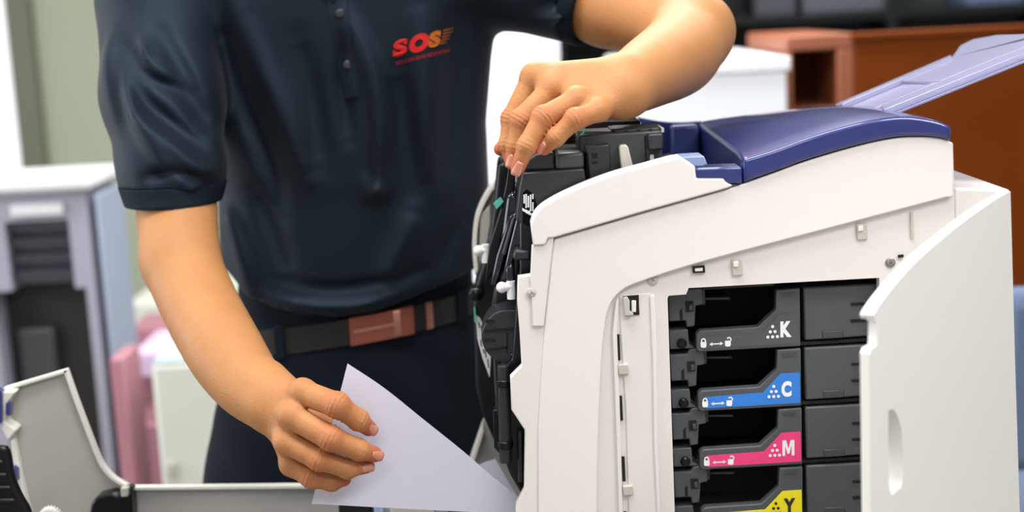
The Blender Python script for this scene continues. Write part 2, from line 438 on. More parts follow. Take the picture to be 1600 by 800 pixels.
add_mesh(bml, [(x0, y, z1), (x1, y, z1), (x1, y + .32, z1), (x0, y + .32, z1), (x0 + .05, y + .06, q[3]), (x1, y + .06, q[3]), (x1, y + .3, q[3]), (x0 + .05, y + .3, q[3])],
         [(0, 3, 2, 1), (4, 5, 6, 7), (0, 1, 5, 4), (1, 2, 6, 5), (2, 3, 7, 6), (3, 0, 4, 7)])
link('lid', bm_mesh(bml), M['binlid'], t, bevel=0.004)
q = rect(262, 722, 275, 745, y)
box('latch', (q[0], y - .012, q[2]), (q[1], y, q[3]), M['clip'], t, 0.002)
t = thing('pedestal_cabinet', 'low off white pedestal cabinet at the foot of the pale green wall', 'cabinet', (P(230, 490, 3.0).x, 3.2, 0))
x0, x1, z0, z1 = rect(205, 468, 420, 640, 3.0)
box('body', (x0, 3.0, 0.0), (x1, 3.5, z1), M['bin'], t, 0.01)
box('drawer', (x0 + .02, 2.985, z0 - .1), (x1 - .02, 3.0, z1 - .1), M['pink'], t, 0.004)
# tall white cupboard behind the technician
y = 2.5
t = thing('white_cupboard', 'tall bright white cupboard standing behind the technician', 'cupboard', (P(820, 200, y).x, y + .2, 0))
x0, x1, z0, z1 = rect(640, 36, 880, 400, y)
box('body', (x0, y, 0.0), (x1, y + .4, z1), M['desk'], t, 0.006)
for k in (0, 1):
    xm = (x0 + x1) / 2; a, b = (x0 + .006, xm - .003) if k == 0 else (xm + .003, x1 - .006)
    d = box('door', (a, y - .018, 0.05), (b, y, z1 - .01), M['desk'], t, 0.003)
    hx = b - .03 if k == 0 else a + .03
    box('door_handle', (hx - .006, y - .04, .7), (hx + .006, y - .018, .85), M['steel'], d, 0.002)
# white desk at the right
y = 1.7
x0, x1, z0, z1 = rect(985, 95, 1238, 330, y)
t = thing('white_desk', 'white laminate desk with a full front panel behind the printer', 'desk', ((x0 + x1) / 2, y + .35, 0))
box('desktop', (x0, y, z1 - .03), (x1, y + .7, z1), M['desk'], t, 0.004)
box('front_panel', (x0 + .01, y + .01, .1), (x1 - .01, y + .03, z1 - .03), M['desk'], t)
box('side_panel', (x0 + .01, y + .03, 0), (x0 + .035, y + .69, z1 - .03), M['desk'], t)
box('side_panel', (x1 - .035, y + .03, 0), (x1 - .01, y + .69, z1 - .03), M['desk'], t)
# monitors and dark shelving far behind
y = 3.9
t = thing('dark_shelf', 'dark grey shelving unit along the far wall', 'shelf', (P(1250, 60, y).x, y + .2, 0))
x0, x1, z0, z1 = rect(868, -220, 1660, 300, y)
box('back', (x0, y + .36, 0), (x1, y + .4, z1), M['wall_dark'], t)
for zz in (0.4, 0.9, 1.32, 1.66, z1 - .03):
    box('shelf_board', (x0, y, zz), (x1, y + .36, zz + .03), M['monitor'], t, 0.002)
for k in range(4):
    xx = x0 + (x1 - x0 - .03) * k / 3
    box('upright', (xx, y - .002, 0), (xx + .03, y + .362, z1), M['monitor'], t, 0.002)
for (l, tt, r, b, lab, mm) in ((1090, 30, 1150, 92, 'black box on the dark shelf beside the elbow', 'monitor'), (1255, 8, 1400, 40, 'grey carton on the dark shelf above the brown counter', 'steel'), (1180, 20, 1245, 80, 'dark green box on the dark shelf left of the brown counter', 'louver'), (1510, -60, 1600, 44, 'blue grey upright machine above the brown counter', 'fabricblue')):
    q = rect(l, tt, r, b, y + .06)
    tops = [s + .03 for s in (0.4, 0.9, 1.32, 1.66)]
    zz = min(tops, key=lambda s: abs(s - q[2]))
    nx_ = min([s - .045 for s in tops if s > zz] + [z1 - .04])
    tag(box('storage_box', (q[0], y + .06, zz), (q[1], y + .3, min(max(q[3], zz + .1), nx_)), M[mm], None, 0.006), lab, 'box')
# brown wooden counter
y = 1.8
t = thing('brown_counter', 'brown wooden counter with an open cubby, behind the paper tray', 'counter', (P(1450, 250, y).x, y + .3, 0))
x0, x1, z0, z1 = rect(1338, 44, 1760, 700, y)
box('front_panel', (x0, y, 0.0), (x1, y + .03, z1 - .012), M['cab'], t, 0.004)
box('counter_top', (x0 - .01, y - .012, z1 - .012), (x1, y + .05, z1 + .004), M['cab'], t, 0.003)
box('side_panel', (x0, y + .03, 0), (x0 + .03, y + .5, z1 - .012), M['cab'], t)
a0, a1, c0, c1 = rect(1228, 54, 1340, 168, y)
box('top_board', (a0, y, c1 - .035), (x0, y + .5, c1), M['cabedge'], t, 0.005)
box('upright_board', (a0, y, 0), (a0 + .016, y + .5, c1 - .035), M['cabedge'], t, 0.004)
box('edge_board', (x0 - .04, y, 0), (x0 - .002, y + .5, c1 - .035), M['cabedge'], t, 0.004)
box('bottom_board', (a0 + .016, y, c0 - .02), (x0 - .04, y + .5, c0), M['cabedge'], t)
box('back_board', (a0 + .016, y + .3, 0), (x0 - .04, y + .32, c1 - .035), M['cab'], t)
# fabric chair at the right edge
y = 0.8
t = thing('office_chair', 'blue grey fabric office chair at the right edge behind the printer door', 'chair', (P(1680, 600, y).x, y + .2, 0))
x0, x1, z0, z1 = rect(1560, 452, 1850, 800, y)
cm = (x0 + x1) / 2
box('backrest', (x0, y, .62), (x1, y + .08, z1), M['fabricblue'], t, 0.03)
box('seat', (x0, y + .1, .43), (x1, y + .55, .51), M['fabricblue'], t, 0.03)
box('back_support', (cm - .03, y + .05, .4), (cm + .03, y + .11, .75), M['black'], t, 0.005)
tube('post', [(cm, y + .32, .1), (cm, y + .32, .43)], .025, M['metal'], t)
for k in range(5):
    a = 2 * math.pi * k / 5
    tube('leg', [(cm, y + .32, .1), (cm + .27 * math.cos(a), y + .32 + .27 * math.sin(a), .03)], [.025, .03], M['black'], t)

# ================================================================== TABLE UNDER THE PRINTER
M['tabletop'] = mat('table_grey', (190, 190, 188), 0.5)
ZT = 0.66
t = thing('work_table', 'grey work table carrying the open printer', 'table', (0.3, 0.18, 0))
box('tabletop', (-0.02, -0.06, ZT - .03), (0.72, 0.35, ZT), M['tabletop'], t, 0.003)
for lx in (0.02, 0.68):
    for ly in (-0.03, 0.32):
        box('leg', (lx - .02, ly - .02, 0), (lx + .02, ly + .02, ZT - .03), M['steel'], t, 0.002)

# ================================================================== PRINTER
def text2d(s, h, bold=0.0, sx=1.0):
    c = bpy.data.curves.new('t', 'FONT'); c.body = s; c.size = 1.0; c.offset = bold; c.resolution_u = 4
    o = bpy.data.objects.new('t', c); COL.objects.link(o)
    dg = bpy.context.evaluated_depsgraph_get(); me = bpy.data.meshes.new_from_object(o.evaluated_get(dg))
    v = np.array([(q.co.x, q.co.y) for q in me.vertices]); f = [tuple(p.vertices) for p in me.polygons]
    bpy.data.objects.remove(o); bpy.data.curves.remove(c); bpy.data.meshes.remove(me)
    lo, hi = v.min(0), v.max(0); k = h / (hi[1] - lo[1])
    return (v - lo) * k * np.array([sx, 1.0]), f
def disc2d(cx, cy, r, n=10):
    return [(cx + r * math.cos(2 * math.pi * i / n), cy + r * math.sin(2 * math.pi * i / n)) for i in range(n)], [tuple(range(n))]
def poly2d(pts): return list(pts), [tuple(range(len(pts)))]
def flat_print(name, shapes, mp, m, parent, lab=None):
    """2D shapes (frame-scale units) mapped onto a real surface by mp"""
    bm = bmesh.new()
    for v, f in shapes: add_mesh(bm, [mp(a, b) for a, b in v], f)
    me = bm_mesh(bm); o = link(name, me, m, parent, 0)
    if lab: o['label'] = lab
    return o

PR = thing('printer', 'large white and blue office printer with its side open, on the table', 'printer', (P(1150, 800, .17).x, .17, ZT))
lid_top = [(1161, 246), (1210, 231), (1262, 212), (1319, 195), (1367, 184), (1412, 179), (1450, 183), (1474, 189), (1484, 195)]
lid_bot = [(1159, 286), (1210, 268), (1262, 249), (1337, 227), (1397, 214), (1442, 212), (1472, 215), (1489, 221)]
left_edge = [(852, 377), (831, 385), (829, 430), (809, 433), (808, 470), (812, 520), (815, 572), (797, 590), (799, 640), (820, 672), (819, 765), (806, 790), (806, 900)]
bay = [(1043, 466), (1045, 462), (1072, 460), (1076, 450), (1374, 434), (1382, 880), (1057, 880)]
panel = left_edge + [(1500, 900), (1491, 300), (1489, 224)] + [(x, y + 3) for x, y in spl(lid_bot, 4)[::-1]] + [(1137, 288), (1002, 324), (866, 362)]
prism('side_panel', panel, .002, .014, M['stripwhite'], PR, [bay], bevel=.0012)
prism('side_border', left_edge + [(841, 880), (841, 674), (852, 506), (867, 378)], -.0025, .001, M['frame'], PR, bevel=.0012)
inner = spl([(932, 880), (933, 748), (938, 590), (945, 511), (953, 478), (970, 456), (1000, 441), (1100, 409), (1300, 356), (1478, 309)], 5)
cover = [(840, 880), (840, 674), (851, 506), (866, 374), (1003, 334), (1137, 296)] + [(x, y + 2) for x, y in spl(lid_bot, 4)] + [(1490, 300), (1489, 308)] + inner[::-1]
prism('side_cover', cover, -.004, .0015, M['white'], PR, bevel=.0015)
shoulder = spl([(829, 352), (836, 335), (852, 320), (885, 302), (925, 285), (965, 271), (1010, 259), (1050, 248), (1064, 246)], 4) + [(1086, 260), (1088, 279), (1131, 279), (1133, 284), (1145, 290), (1137, 294.2), (1002, 331.8), (866, 371.5), (857, 372), (852, 383), (833, 384)]
prism('front_shoulder', shoulder, -.008, .026, M['white'], PR, bevel=.0035, segs=3)
prism('shoulder_step', [(833, 384), (852, 383), (858, 372), (866, 369), (864, 380), (850, 510), (832, 510), (829, 430), (831, 386)], -.0055, .0, M['frame'], PR, bevel=.001)
# recessed channel beside the toner bay
prism('channel_plate', [(968, 462), (1016, 458), (1022, 520), (1030, 880), (985, 880), (978, 640), (970, 520)], .0005, .0025, M['stripwhite'], PR, bevel=.0006)
prism('channel_ridge', [(1016, 462), (1022, 460), (1027, 560), (1028, 690), (1036, 880), (1030, 880), (1022, 690), (1020, 560)], -.002, .0025, M['frame'], PR, bevel=.0008)
prism('channel_ridge', [(962, 470), (967, 466), (964, 520), (968, 620), (976, 880), (969, 880), (961, 620), (957, 520)], -.0015, .0025, M['frame'], PR, bevel=.0008)
for (x, y, h) in ((966, 523, 40), (970, 619, 38), (974, 714, 38), (977, 800, 14)):
    prism('slot_shade', [(x - 2.6, y), (x + 2.0, y), (x + 3.6, y + h), (x - 1, y + h)], -.0004, .003, M['void'], PR)  # solid dark inset in place of the shade inside a slot
for (x, y, w, h) in ((966, 570, 16, 15), (973, 760, 16, 14)):
    prism('clip', [(x, y), (x + w, y - 1), (x + w + 1, y + h), (x + 1, y + h + 1)], -.003, .003, M['clip'], PR, bevel=.001)
prism('recess_shade', [(974, 463), (998, 461), (999, 492), (976, 493)], -.0006, .003, M['void'], PR)  # dark block put in for the shade of a recess behind the latch
prism('latch', [(974, 465), (980, 464), (984, 470), (984, 486), (990, 490), (990, 493), (976, 494)], -.004, .003, M['clip'], PR, bevel=.0008)
prism('latch', [(987, 470), (994, 470), (994, 488), (987, 488)], -.003, .003, M['rim'], PR, bevel=.0008)
def screw(x, y, r, Y, m):
    c = P(x, y, Y); rr = R(r, Y)
    bm = bmesh.new()
    add_mesh(bm, *tube_data([c + Vector((0, .003, 0)), c + Vector((0, -.0012, 0)), c + Vector((0, -.002, 0))], [rr, rr, rr * .75], 16))
    add_mesh(bm, *box_data((c.x - rr * .6, c.y - .0026, c.z - rr * .12), (c.x + rr * .6, c.y - .0018, c.z + rr * .12)))
    add_mesh(bm, *box_data((c.x - rr * .12, c.y - .0026, c.z - rr * .6), (c.x + rr * .12, c.y - .0018, c.z + rr * .6)))
    return link('screw', bm_mesh(bm), m, PR)
screw(1020, 437, 9, .002, M['clip']); screw(1391, 410, 8, .002, M['metal']); screw(831, 457, 8, -.004, M['clip'])
# catches and dark slot insets above the bay
prism('catch_frame', [(1082, 417), (1101, 415), (1102, 426), (1083, 427)], -.0008, .003, M['void'], PR)
prism('catch', [(1086, 419.5), (1098, 418.5), (1098, 423.5), (1086, 424)], -.0015, .003, M['frame'], PR)
for (x, y) in ((1143, 406), (1338, 350)):
    prism('catch_frame', [(x, y), (x + 17, y - 1), (x + 18, y + 24), (x + 2, y + 25)], -.0006, .003, M['clip'], PR, bevel=.0006)
    prism('catch', [(x + 3, y + 3), (x + 11, y + 2), (x + 11, y + 11), (x + 3, y + 12)], -.002, .003, M['frame'], PR, bevel=.0006)
prism('groove_shade', [(1423, 332), (1427, 332), (1428, 372), (1424, 372)], -.0004, .003, M['clip'], PR)  # raised grey strip, its tone stands in for groove shade
prism('slot_shade', [(1404, 399), (1412, 398), (1412, 402), (1404, 403)], -.0006, .003, M['void'], PR)  # slot shade as a dark block, no opening cut
# inner body: behind the bay, and above it
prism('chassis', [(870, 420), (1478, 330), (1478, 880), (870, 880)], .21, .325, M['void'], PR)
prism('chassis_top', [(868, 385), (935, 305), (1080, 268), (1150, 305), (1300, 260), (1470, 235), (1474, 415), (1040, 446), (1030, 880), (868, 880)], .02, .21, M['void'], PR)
box('base', (P(815, 800, 0).x, .01, ZT), (P(1575, 800, 0).x, .325, P(1000, 870, 0).z), M['greycover'], PR, .003)
prism('rear_housing', [(1492, 293), (1579, 296), (1584, 880), (1492, 880)], .006, .33, M['frame'], PR, bevel=.003)
# blue lid: lofted through the depth
NX, NYS = 40, 12
Xl, Xr = P(1161, 246, -.008).x, P(1487, 205, -.008).x
nt_ = [P(a, b, -.008) for a, b in spl(lid_top, 5)]; nb_ = [P(a, b, -.008) for a, b in spl(lid_bot, 5)]
ft_ = [P(a, b, .33) for a, b in spl([(1088, 191), (1124, 185), (1187, 177), (1244, 169.5), (1281, 167), (1320, 168), (1358, 180)], 5)]
zi = lambda pts, x: float(np.interp(x, [p.x for p in pts], [p.z for p in pts]))
bm = bmesh.new(); rows = []
for j in range(NYS + 1):
    v = j / NYS; Y = -.008 + v * .338; top = []; bot = []
    for i in range(NX + 1):
        x = Xl + (Xr - Xl) * i / NX
        zt = zi(nt_, x) * (1 - v) + zi(ft_, x) * v + .006 * math.sin(math.pi * v) * math.sin(math.pi * i / NX)
        zb = zi(nb_, x) * (1 - v) + (zi(ft_, x) - .05) * v
        if j == 0: zt -= 0.002
        top.append(bm.verts.new((x, Y, zt))); bot.append(bm.verts.new((x, Y, min(zb, zt - .004))))
    rows.append(top + bot[::-1])
for j in range(NYS):
    n = len(rows[0])
    for i in range(n): bm.faces.new((rows[j][i], rows[j][(i + 1) % n], rows[j + 1][(i + 1) % n], rows[j + 1][i]))
bm.faces.new(rows[0]); bm.faces.new(rows[-1][::-1])
lid = link('top_lid', bm_mesh(bm), M['blue'], PR, 30, bevel=.004, segs=3)
lw = bmesh.new()      # left wall of the lid, running down into the output recess
x = P(1160, 250, 0).x
za = P(1159, 284, 0).z
add_mesh(lw, *prism_data([[Vector((x, -.004, zi(nt_, Xl) - .006)), Vector((x, .325, zi(ft_, Xl) - .004)), Vector((x, .325, P(1090, 262, .325).z)), Vector((x, -.004, za))]], Vector((.006, 0, 0))))
link('lid_side_wall', bm_mesh(lw), M['bluedark'], PR)
prism('lid_ledge', [(1088, 263), (1160, 261), (1160, 287), (1133, 286), (1131, 280), (1088, 280)], -.007, .03, M['blue'], PR, bevel=.002)
prism('lid_back_block', [(1049, 197), (1092, 195), (1096, 275), (1050, 275)], .29, .312, M['bluedark'], PR, bevel=.004)
prism('lid_back_wing', spl([(996, 183), (1012, 187), (1037, 191), (1065, 192), (1098, 190)], 4) + [(1098, 280), (1030, 280), (1022, 245), (1012, 215)], .316, .33, M['blue'], PR, bevel=.003)
prism('recess_tab', [(1062, 246), (1100, 244), (1106, 258), (1078, 260)], .06, .10, M['tabblue'], PR, bevel=.001)
q = PZ(1195, 187, P(1190, 190, .18).z); 
# transparent paper support behind the lid
A_, B_, C_ = P(1392, 178, .05), P(1600, 93, .05), P(1312, 168, .29)
tn = (B_ - A_).cross(C_ - A_).normalized()
if tn.z < 0: tn = -tn
def tpt(x, y): return PP(x, y, A_, tn)
M['clear'] = mat('frosted_clear_plastic', (196, 198, 232), 0.22, var=0.02, trans=0.55, spec=0.6)
outl = [(1385, 181), (1600, 94), (1760, 29)] + [(1740, 20), (1690, 47)] + spl([(1600, 58), (1560, 59), (1522, 66), (1502, 76), (1488, 93)], 4) + [(1308, 170)]
TR = link('paper_support', mesh_of(*prism_data([[tpt(a, b) for a, b in outl]], tn * -.003)), M['clear'], PR, bevel=.0008)
for pts, hgt in (([(1385, 181), (1600, 94), (1760, 29), (1756, 22), (1596, 86), (1380, 174)], .007), ([(1360, 176), (1590, 82), (1588, 79), (1354, 175)], .003), ([(1308, 170), (1488, 93), (1490, 98), (1318, 170)], .006),
                 ([(1400, 131), (1470, 132), (1590, 83), (1700, 40), (1690, 47), (1600, 58), (1560, 59), (1522, 66), (1502, 76), (1488, 95)], .004)):
    link('rib', mesh_of(*prism_data([[tpt(a, b) for a, b in pts]], tn * hgt)), M['clear'], TR, bevel=.0008)
# toner door, swung open towards the camera on the rear hinge
th = math.radians(52); H = P(1582, 560, -.004)
dd = Vector((-math.cos(th), -math.sin(th), 0)); dn = Vector((dd.y, -dd.x, 0)).normalized()
if (CAM - H).dot(dn) < 0: dn = -dn
dp = lambda a, b, off=0.0: PP(a, b, H, dn) - dn * off
DTOP = [(1579, 299), (1551, 315), (1508, 345), (1470, 375), (1432, 408), (1403, 439), (1379, 469), (1364, 492)]
door_o = spl(DTOP, 4) + [(1366, 498), (1371, 504), (1370, 540), (1361, 545), (1358, 553), (1359, 640), (1361, 880), (1596, 880), (1586, 560)]
grip = spl([(1390, 764), (1388, 655), (1391, 641), (1398, 642), (1406, 660), (1410, 690), (1410, 752), (1402, 766)], 4, True)
DO = link('toner_door', mesh_of(*prism_data([[dp(a, b) for a, b in door_o], [dp(a, b) for a, b in grip]], dn * -.008)), M['door'], PR, bevel=.003, segs=3)
DO['label'] = 'white curved door swung open towards the viewer'
cx, cyy = 1399, 703
bm = bmesh.new(); prev = None
for k in range(5):
    s = 1 - .0 if k == 0 else math.cos(k / 4 * 1.25); off = .0075 + .012 * math.sin(k / 4 * math.pi / 2)
    ring = [bm.verts.new(dp(cx + (a - cx) * s, cyy + (b - cyy) * (1 - (1 - s) * .5), off)) for a, b in grip]
    if prev:
        for i in range(len(ring)): bm.faces.new((prev[i], prev[(i + 1) % len(ring)], ring[(i + 1) % len(ring)], ring[i]))
    prev = ring
bm.faces.new(prev); link('grip_recess', bm_mesh(bm), M['door'], DO)
fl = bmesh.new()     # turned-in flange of the door along its curved top
top = spl(DTOP, 4)
vo = [dp(a, b, .0075) for a, b in top] + [dp(a + 2, b + 9, .0075) for a, b in top][::-1]
add_mesh(fl, *prism_data([vo], dn * -.005))
link('flange', bm_mesh(fl), M['door'], DO, bevel=.002)

# far side panel, seen past the open front
far = spl([(800, 268), (783, 278), (763, 297), (749, 320), (741, 345), (738, 385), (741, 425)], 4) + [(752, 450), (772, 600), (752, 668), (734, 724), (752, 880), (1440, 880), (1400, 300), (1020, 260), (840, 262)]
prism('far_side_panel', far, .335, .347, M['greycover'], PR, bevel=.001)
arc = spl([(790, 273), (777, 282), (762, 297), (749, 320), (741, 345), (738, 385), (741, 425)], 4)
prism('far_panel_rim', arc + [(x + 7, y + 3) for x, y in arc][::-1], .315, .346, M['rim'], PR, bevel=.001)
prism('far_panel_rim', [(753, 668), (734, 724), (739, 727), (756, 674)], .315, .346, M['rim'], PR)
prism('far_panel_strut', [(750, 335), (766, 320), (766, 430), (748, 415)], .318, .33, M['greycover'], PR, bevel=.002)
# black paper path unit filling the open front
FU = PR
prism('path_unit', [(812, 300), (822, 290), (838, 300), (860, 380), (862, 800), (826, 768), (815, 773), (798, 744), (784, 706), (777, 640), (784, 578), (800, 562), (806, 480), (812, 420)], .035, .30, M['black'], FU, bevel=.003)
prism('path_unit', [(792, 305), (806, 298), (830, 330), (835, 768), (815, 772), (795, 738), (778, 692), (772, 600), (768, 480), (780, 400)], .09, .20, M['gloss'], FU, bevel=.005)
prism('path_unit', [(777, 258), (790, 250), (802, 300), (806, 728), (771, 688), (752, 645), (743, 605), (740, 462), (748, 430), (760, 395), (770, 330)], .205, .305, M['black'], FU, bevel=.005)
prism('duct_fin', [(797, 245), (806, 262), (804, 300), (792, 330), (774, 425), (758, 440), (764, 385), (783, 325), (790, 290)], .11, .125, M['black'], FU, bevel=.002)
prism('duct_fin', [(796, 338), (810, 330), (802, 360), (786, 420), (776, 452), (766, 446), (776, 400)], .075, .09, M['gloss'], FU, bevel=.003)
prism('duct_fin', [(810, 322), (830, 338), (828, 390), (808, 392), (796, 440), (784, 440), (796, 385), (806, 345)], .05, .075, M['gloss'], FU, bevel=.003)
prism('duct_fin', [(800, 342), (806, 338), (790, 400), (784, 398)], .068, .075, M['dark'], FU, bevel=.0015)
prism('bracket', [(804, 390), (829, 392), (829, 408), (801, 407)], .03, .06, M['dark2'], FU, bevel=.003)
prism('bracket', [(790, 418), (802, 412), (806, 440), (792, 448)], .04, .07, M['gloss'], FU, bevel=.003)
kn = spl([(808, 484), (790, 484), (772, 490), (758, 506), (752, 525), (757, 545), (770, 560), (790, 569), (808, 573)], 4)
K1 = prism('drive_housing', kn, .045, .10, M['dark2'], FU, bevel=.004, segs=3)
for pts in ([(758, 500), (770, 499), (774, 503), (760, 505)], [(757, 515), (806, 512), (806, 516), (757, 520)], [(756, 530), (772, 529), (775, 533), (757, 535)], [(760, 545), (792, 541), (793, 545), (763, 549)], [(791, 520), (794, 520), (794, 552), (791, 552)]):
    prism('cooling_slot', pts, .0438, .06, M['void'], K1)
prism('drive_foot', [(796, 552), (812, 556), (814, 580), (800, 574)], .04, .07, M['black'], FU, bevel=.002)
tube('guide_roller', [P(787, 570, .03), P(790, 722, .03)], R(10, .03), M['dark2'], FU, 16, .001)
for y in (598, 694): tube('roller_collar', [P(787 + (y - 570) * .02, y - 6, .03), P(787 + (y - 570) * .02, y + 6, .03)], R(13, .03), M['black'], FU, 16, .0015)
tube('guide_rod', [P(813, 672, .03), P(815, 752, .03)], R(6, .03), M['gloss'], FU, 10)
prism('lower_guide', [(772, 700), (790, 720), (800, 745), (816, 772), (822, 765), (806, 735), (798, 690), (782, 640), (770, 640)], .075, .09, M['black'], FU, bevel=.002)
for (x, y, Y, sx) in ((748, 392, .19, 12), (784, 449, .04, 16)):
    c = P(x, y, Y); r = R(9, Y); bm = bmesh.new()
    bmesh.ops.create_uvsphere(bm, u_segments=16, v_segments=10, radius=r, matrix=Matrix.Translation(c))
    add_mesh(bm, *tube_data([c, P(x + sx, y - 2, Y)], r * .8, 12)); add_mesh(bm, *tube_data([P(x + sx - 2, y - 10, Y), P(x + sx - 1, y + 18, Y)], r * .75, 12))
    link('pin', bm_mesh(bm), M['pin'], FU)['label'] = 'white round headed pin'
c = P(744, 458, .19); bm = bmesh.new(); bmesh.ops.create_uvsphere(bm, u_segments=16, v_segments=10, radius=R(13, .19), matrix=Matrix.Translation(c))
link('bushing', bm_mesh(bm), M['black'], FU)
prism('teal_tag', [(771, 318), (782, 308), (787, 315), (776, 327)], .108, .112, M['teal'], FU)['label'] = 'teal locking tag'
prism('green_tag', [(740, 480), (743, 482), (744, 505), (741, 503)], .20, .21, M['teal'], FU)['label'] = 'green edge tag'
L_ = [(743, 492), (750, 497), (760, 520), (767, 556), (765, 590), (754, 560), (746, 530)]
lb = prism('warning_label', L_, .2025, .2065, M['print'], FU)
flat_print('label_print', [poly2d([(x, y), (x + 2, y + 1), (x + 3.5, y + h), (x + 1.5, y + h - 1)]) for x, y, h in ((747, 503, 10), (751, 508, 14), (750, 530, 12), (755, 522, 18), (757, 545, 14), (761, 535, 12), (761, 560, 15), (754, 545, 8))], lambda a, b: P(a, b, .2022), M['printdark'], lb)

# dark unit on top, the hand rests on it
TU = prism('top_unit', [(812, 292), (816, 270), (913, 263), (918, 300), (915, 330), (830, 360), (806, 345)], .035, .16, M['dark2'], PR, bevel=.002)
prism('unit_step', [(818, 268), (821, 252), (836, 240), (866, 238), (868, 266)], .042, .15, M['dark2'], TU, bevel=.003)
prism('unit_step', [(868, 244), (873, 240), (912, 237), (913, 264), (868, 266)], .038, .15, M['dark'], TU, bevel=.004, segs=3)
T2 = prism('carriage', [(904, 213), (908, 211), (1034, 204), (1036, 300), (918, 310), (915, 240), (904, 238)], .055, .13, M['dark'], PR, bevel=.002)
prism('carriage_front', [(913, 228), (953, 225), (954, 300), (922, 305), (917, 240)], .042, .06, M['dark2'], T2, bevel=.002)
prism('slot_shade', [(924, 240), (933, 239), (934, 247), (925, 248)], .0412, .05, M['void'], T2)  # black inset for slot shade, same on the next one
prism('slot_shade', [(925, 253), (934, 252), (934, 256), (926, 257)], .0412, .05, M['void'], T2)
prism('carriage_end', [(1012, 210), (1036, 208), (1037, 234), (1014, 236)], .044, .07, M['dark2'], T2, bevel=.002)
prism('carriage_clip', [(1016, 242), (1022, 241), (1022, 262), (1015, 264)], .05, .06, M['pale'], T2, bevel=.001)
prism('groove_shade', [(1007, 212), (1009.5, 212), (1012, 280), (1009.5, 280)], .0535, .06, M['void'], T2)  # black strip for the shade along a groove
lv = prism('lever', [(967, 230), (970, 227), (979, 226), (982, 231), (990, 262), (988, 270), (972, 275), (969, 250)], .044, .056, M['pale'], T2, bevel=.0015)
lv['label'] = 'cream plastic lever'
prism('inner_wall', [(822, 268), (842, 240), (905, 204), (930, 191), (1000, 189), (1005, 262), (824, 285)], .135, .20, M['void'], T2)
for k in range(8):
    z = P(990, 207, .06).z; Y0 = .066 + k * .008
    xa, xb = P(955, 205, Y0).x, P(1030, 205, Y0).x
    box('grille_rib', (xa, Y0, z - .002), (xb, Y0 + .004, z + .003), M['dark'], T2, .001)
for k in range(5):
    z = P(990, 207, .06).z; xa = P(955, 205, .1).x; xb = P(1030, 205, .1).x; x = xa + (xb - xa) * k / 4
    box('grille_bar', (x - .0015, .066, z - .002), (x + .0015, .128, z + .0025), M['clip'] if k == 4 else M['dark'], T2)
prism('inner_wall', [(915, 205), (955, 197), (958, 215), (915, 220)], .17, .18, M['green'], T2)['label'] = 'green inner plate'
prism('cable', [(911, 200), (913, 198), (915, 202), (913, 208), (909, 212), (907, 210), (911, 206)], .052, .055, M['teal'], T2)
flat_print('label_print', [poly2d([(x, y), (x + 2.2, y), (x + 2.2, y + h), (x, y + h)]) for x, y, h in ((818, 304, 14), (821, 303, 22), (824.5, 306, 18), (828, 304, 26), (831.5, 303, 8), (831.5, 316, 14), (822, 328, 6), (826, 329, 7))], lambda a, b: P(a, b, .0345), M['print'], TU)
prism('unit_label', [(816, 325), (835, 336), (835, 340), (816, 329)], .033, .0348, M['print'], TU)

# lowered front cover, hanging out to the left
FC = prism('front_cover', [(5, 607), (103, 578)] + spl([(103, 578), (122, 632), (150, 705), (162, 730), (180, 749), (203, 762)], 4)[1:] + [(490, 759), (740, 752), (740, 880), (60, 880), (40, 780), (24, 690), (14, 650)], .262, .266, M['greycover'], PR, bevel=.001)
FC['label'] = 'grey inner side of the lowered front cover'
e = [(5, 607), (103, 578)] + spl([(103, 578), (122, 632), (150, 705), (162, 730), (180, 749), (203, 762)], 4)[1:] + [(490, 759), (735, 752)]
bm = bmesh.new()
for (a, b), (c, d) in zip(e[:-1], e[1:]):
    u = Vector((c - a, d - b)); n = Vector((-u.y, u.x)).normalized() * 4
    add_mesh(bm, *prism_data([[P(a, b, .255), P(c, d, .255), P(c + n.x, d + n.y, .255), P(a + n.x, b + n.y, .255)]], Vector((0, .0115, 0))))
link('cover_rim', bm_mesh(bm), M['rim'], FC)
prism('cover_flange', [(16, 690), (22, 686), (33, 745), (47, 800), (53, 880), (40, 880), (26, 760)], .25, .262, M['rim'], FC, bevel=.002)
prism('hinge_clip', [(4, 612), (24, 612), (12, 628), (8, 660), (20, 668), (26, 672), (12, 690), (2, 670), (0, 640)], .24, .262, M['rim'], FC, bevel=.002)
for pts in ([(9, 630), (16, 630), (16, 650), (9, 648)], [(-6, 608), (3, 612), (3, 660), (-6, 668)], [(20, 730), (26, 735), (27, 752), (21, 750)]):
    prism('blue_insert', pts, .235, .245, M['blue'], FC)
prism('duplex_module', spl([(-40, 698), (0, 698), (10, 702), (15, 715), (20, 745), (32, 775), (46, 800), (50, 830)], 3) + [(50, 900), (-40, 900)], .10, .112, M['black'], FC, bevel=.005, segs=3)
for k in range(4):
    y0 = 720 + k * 20
    prism('module_rib', [(-20, y0), (2 + k * 6, y0), (4 + k * 6, y0 + 4), (-20, y0 + 4)], .096, .105, M['dark2'], FC, bevel=.001)
c = P(76, 812, .2); n = 22
gp = []
for k in range(n * 4):
    a = 2 * math.pi * k / (n * 4); r = R(19 if k % 4 in (0, 1) else 15.5, .2)
    gp.append(c + Vector((r * math.cos(a), 0, r * math.sin(a))))
link('gear', mesh_of(*prism_data([gp], Vector((0, .012, 0)))), M['pin'], FC)['label'] = 'white toothed gear'
prism('hinge_block', [(140, 800), (142, 787), (152, 777), (176, 771), (184, 775), (190, 766), (204, 765), (207, 800), (207, 860), (140, 860)], .236, .262, M['black'], FC, bevel=.003)
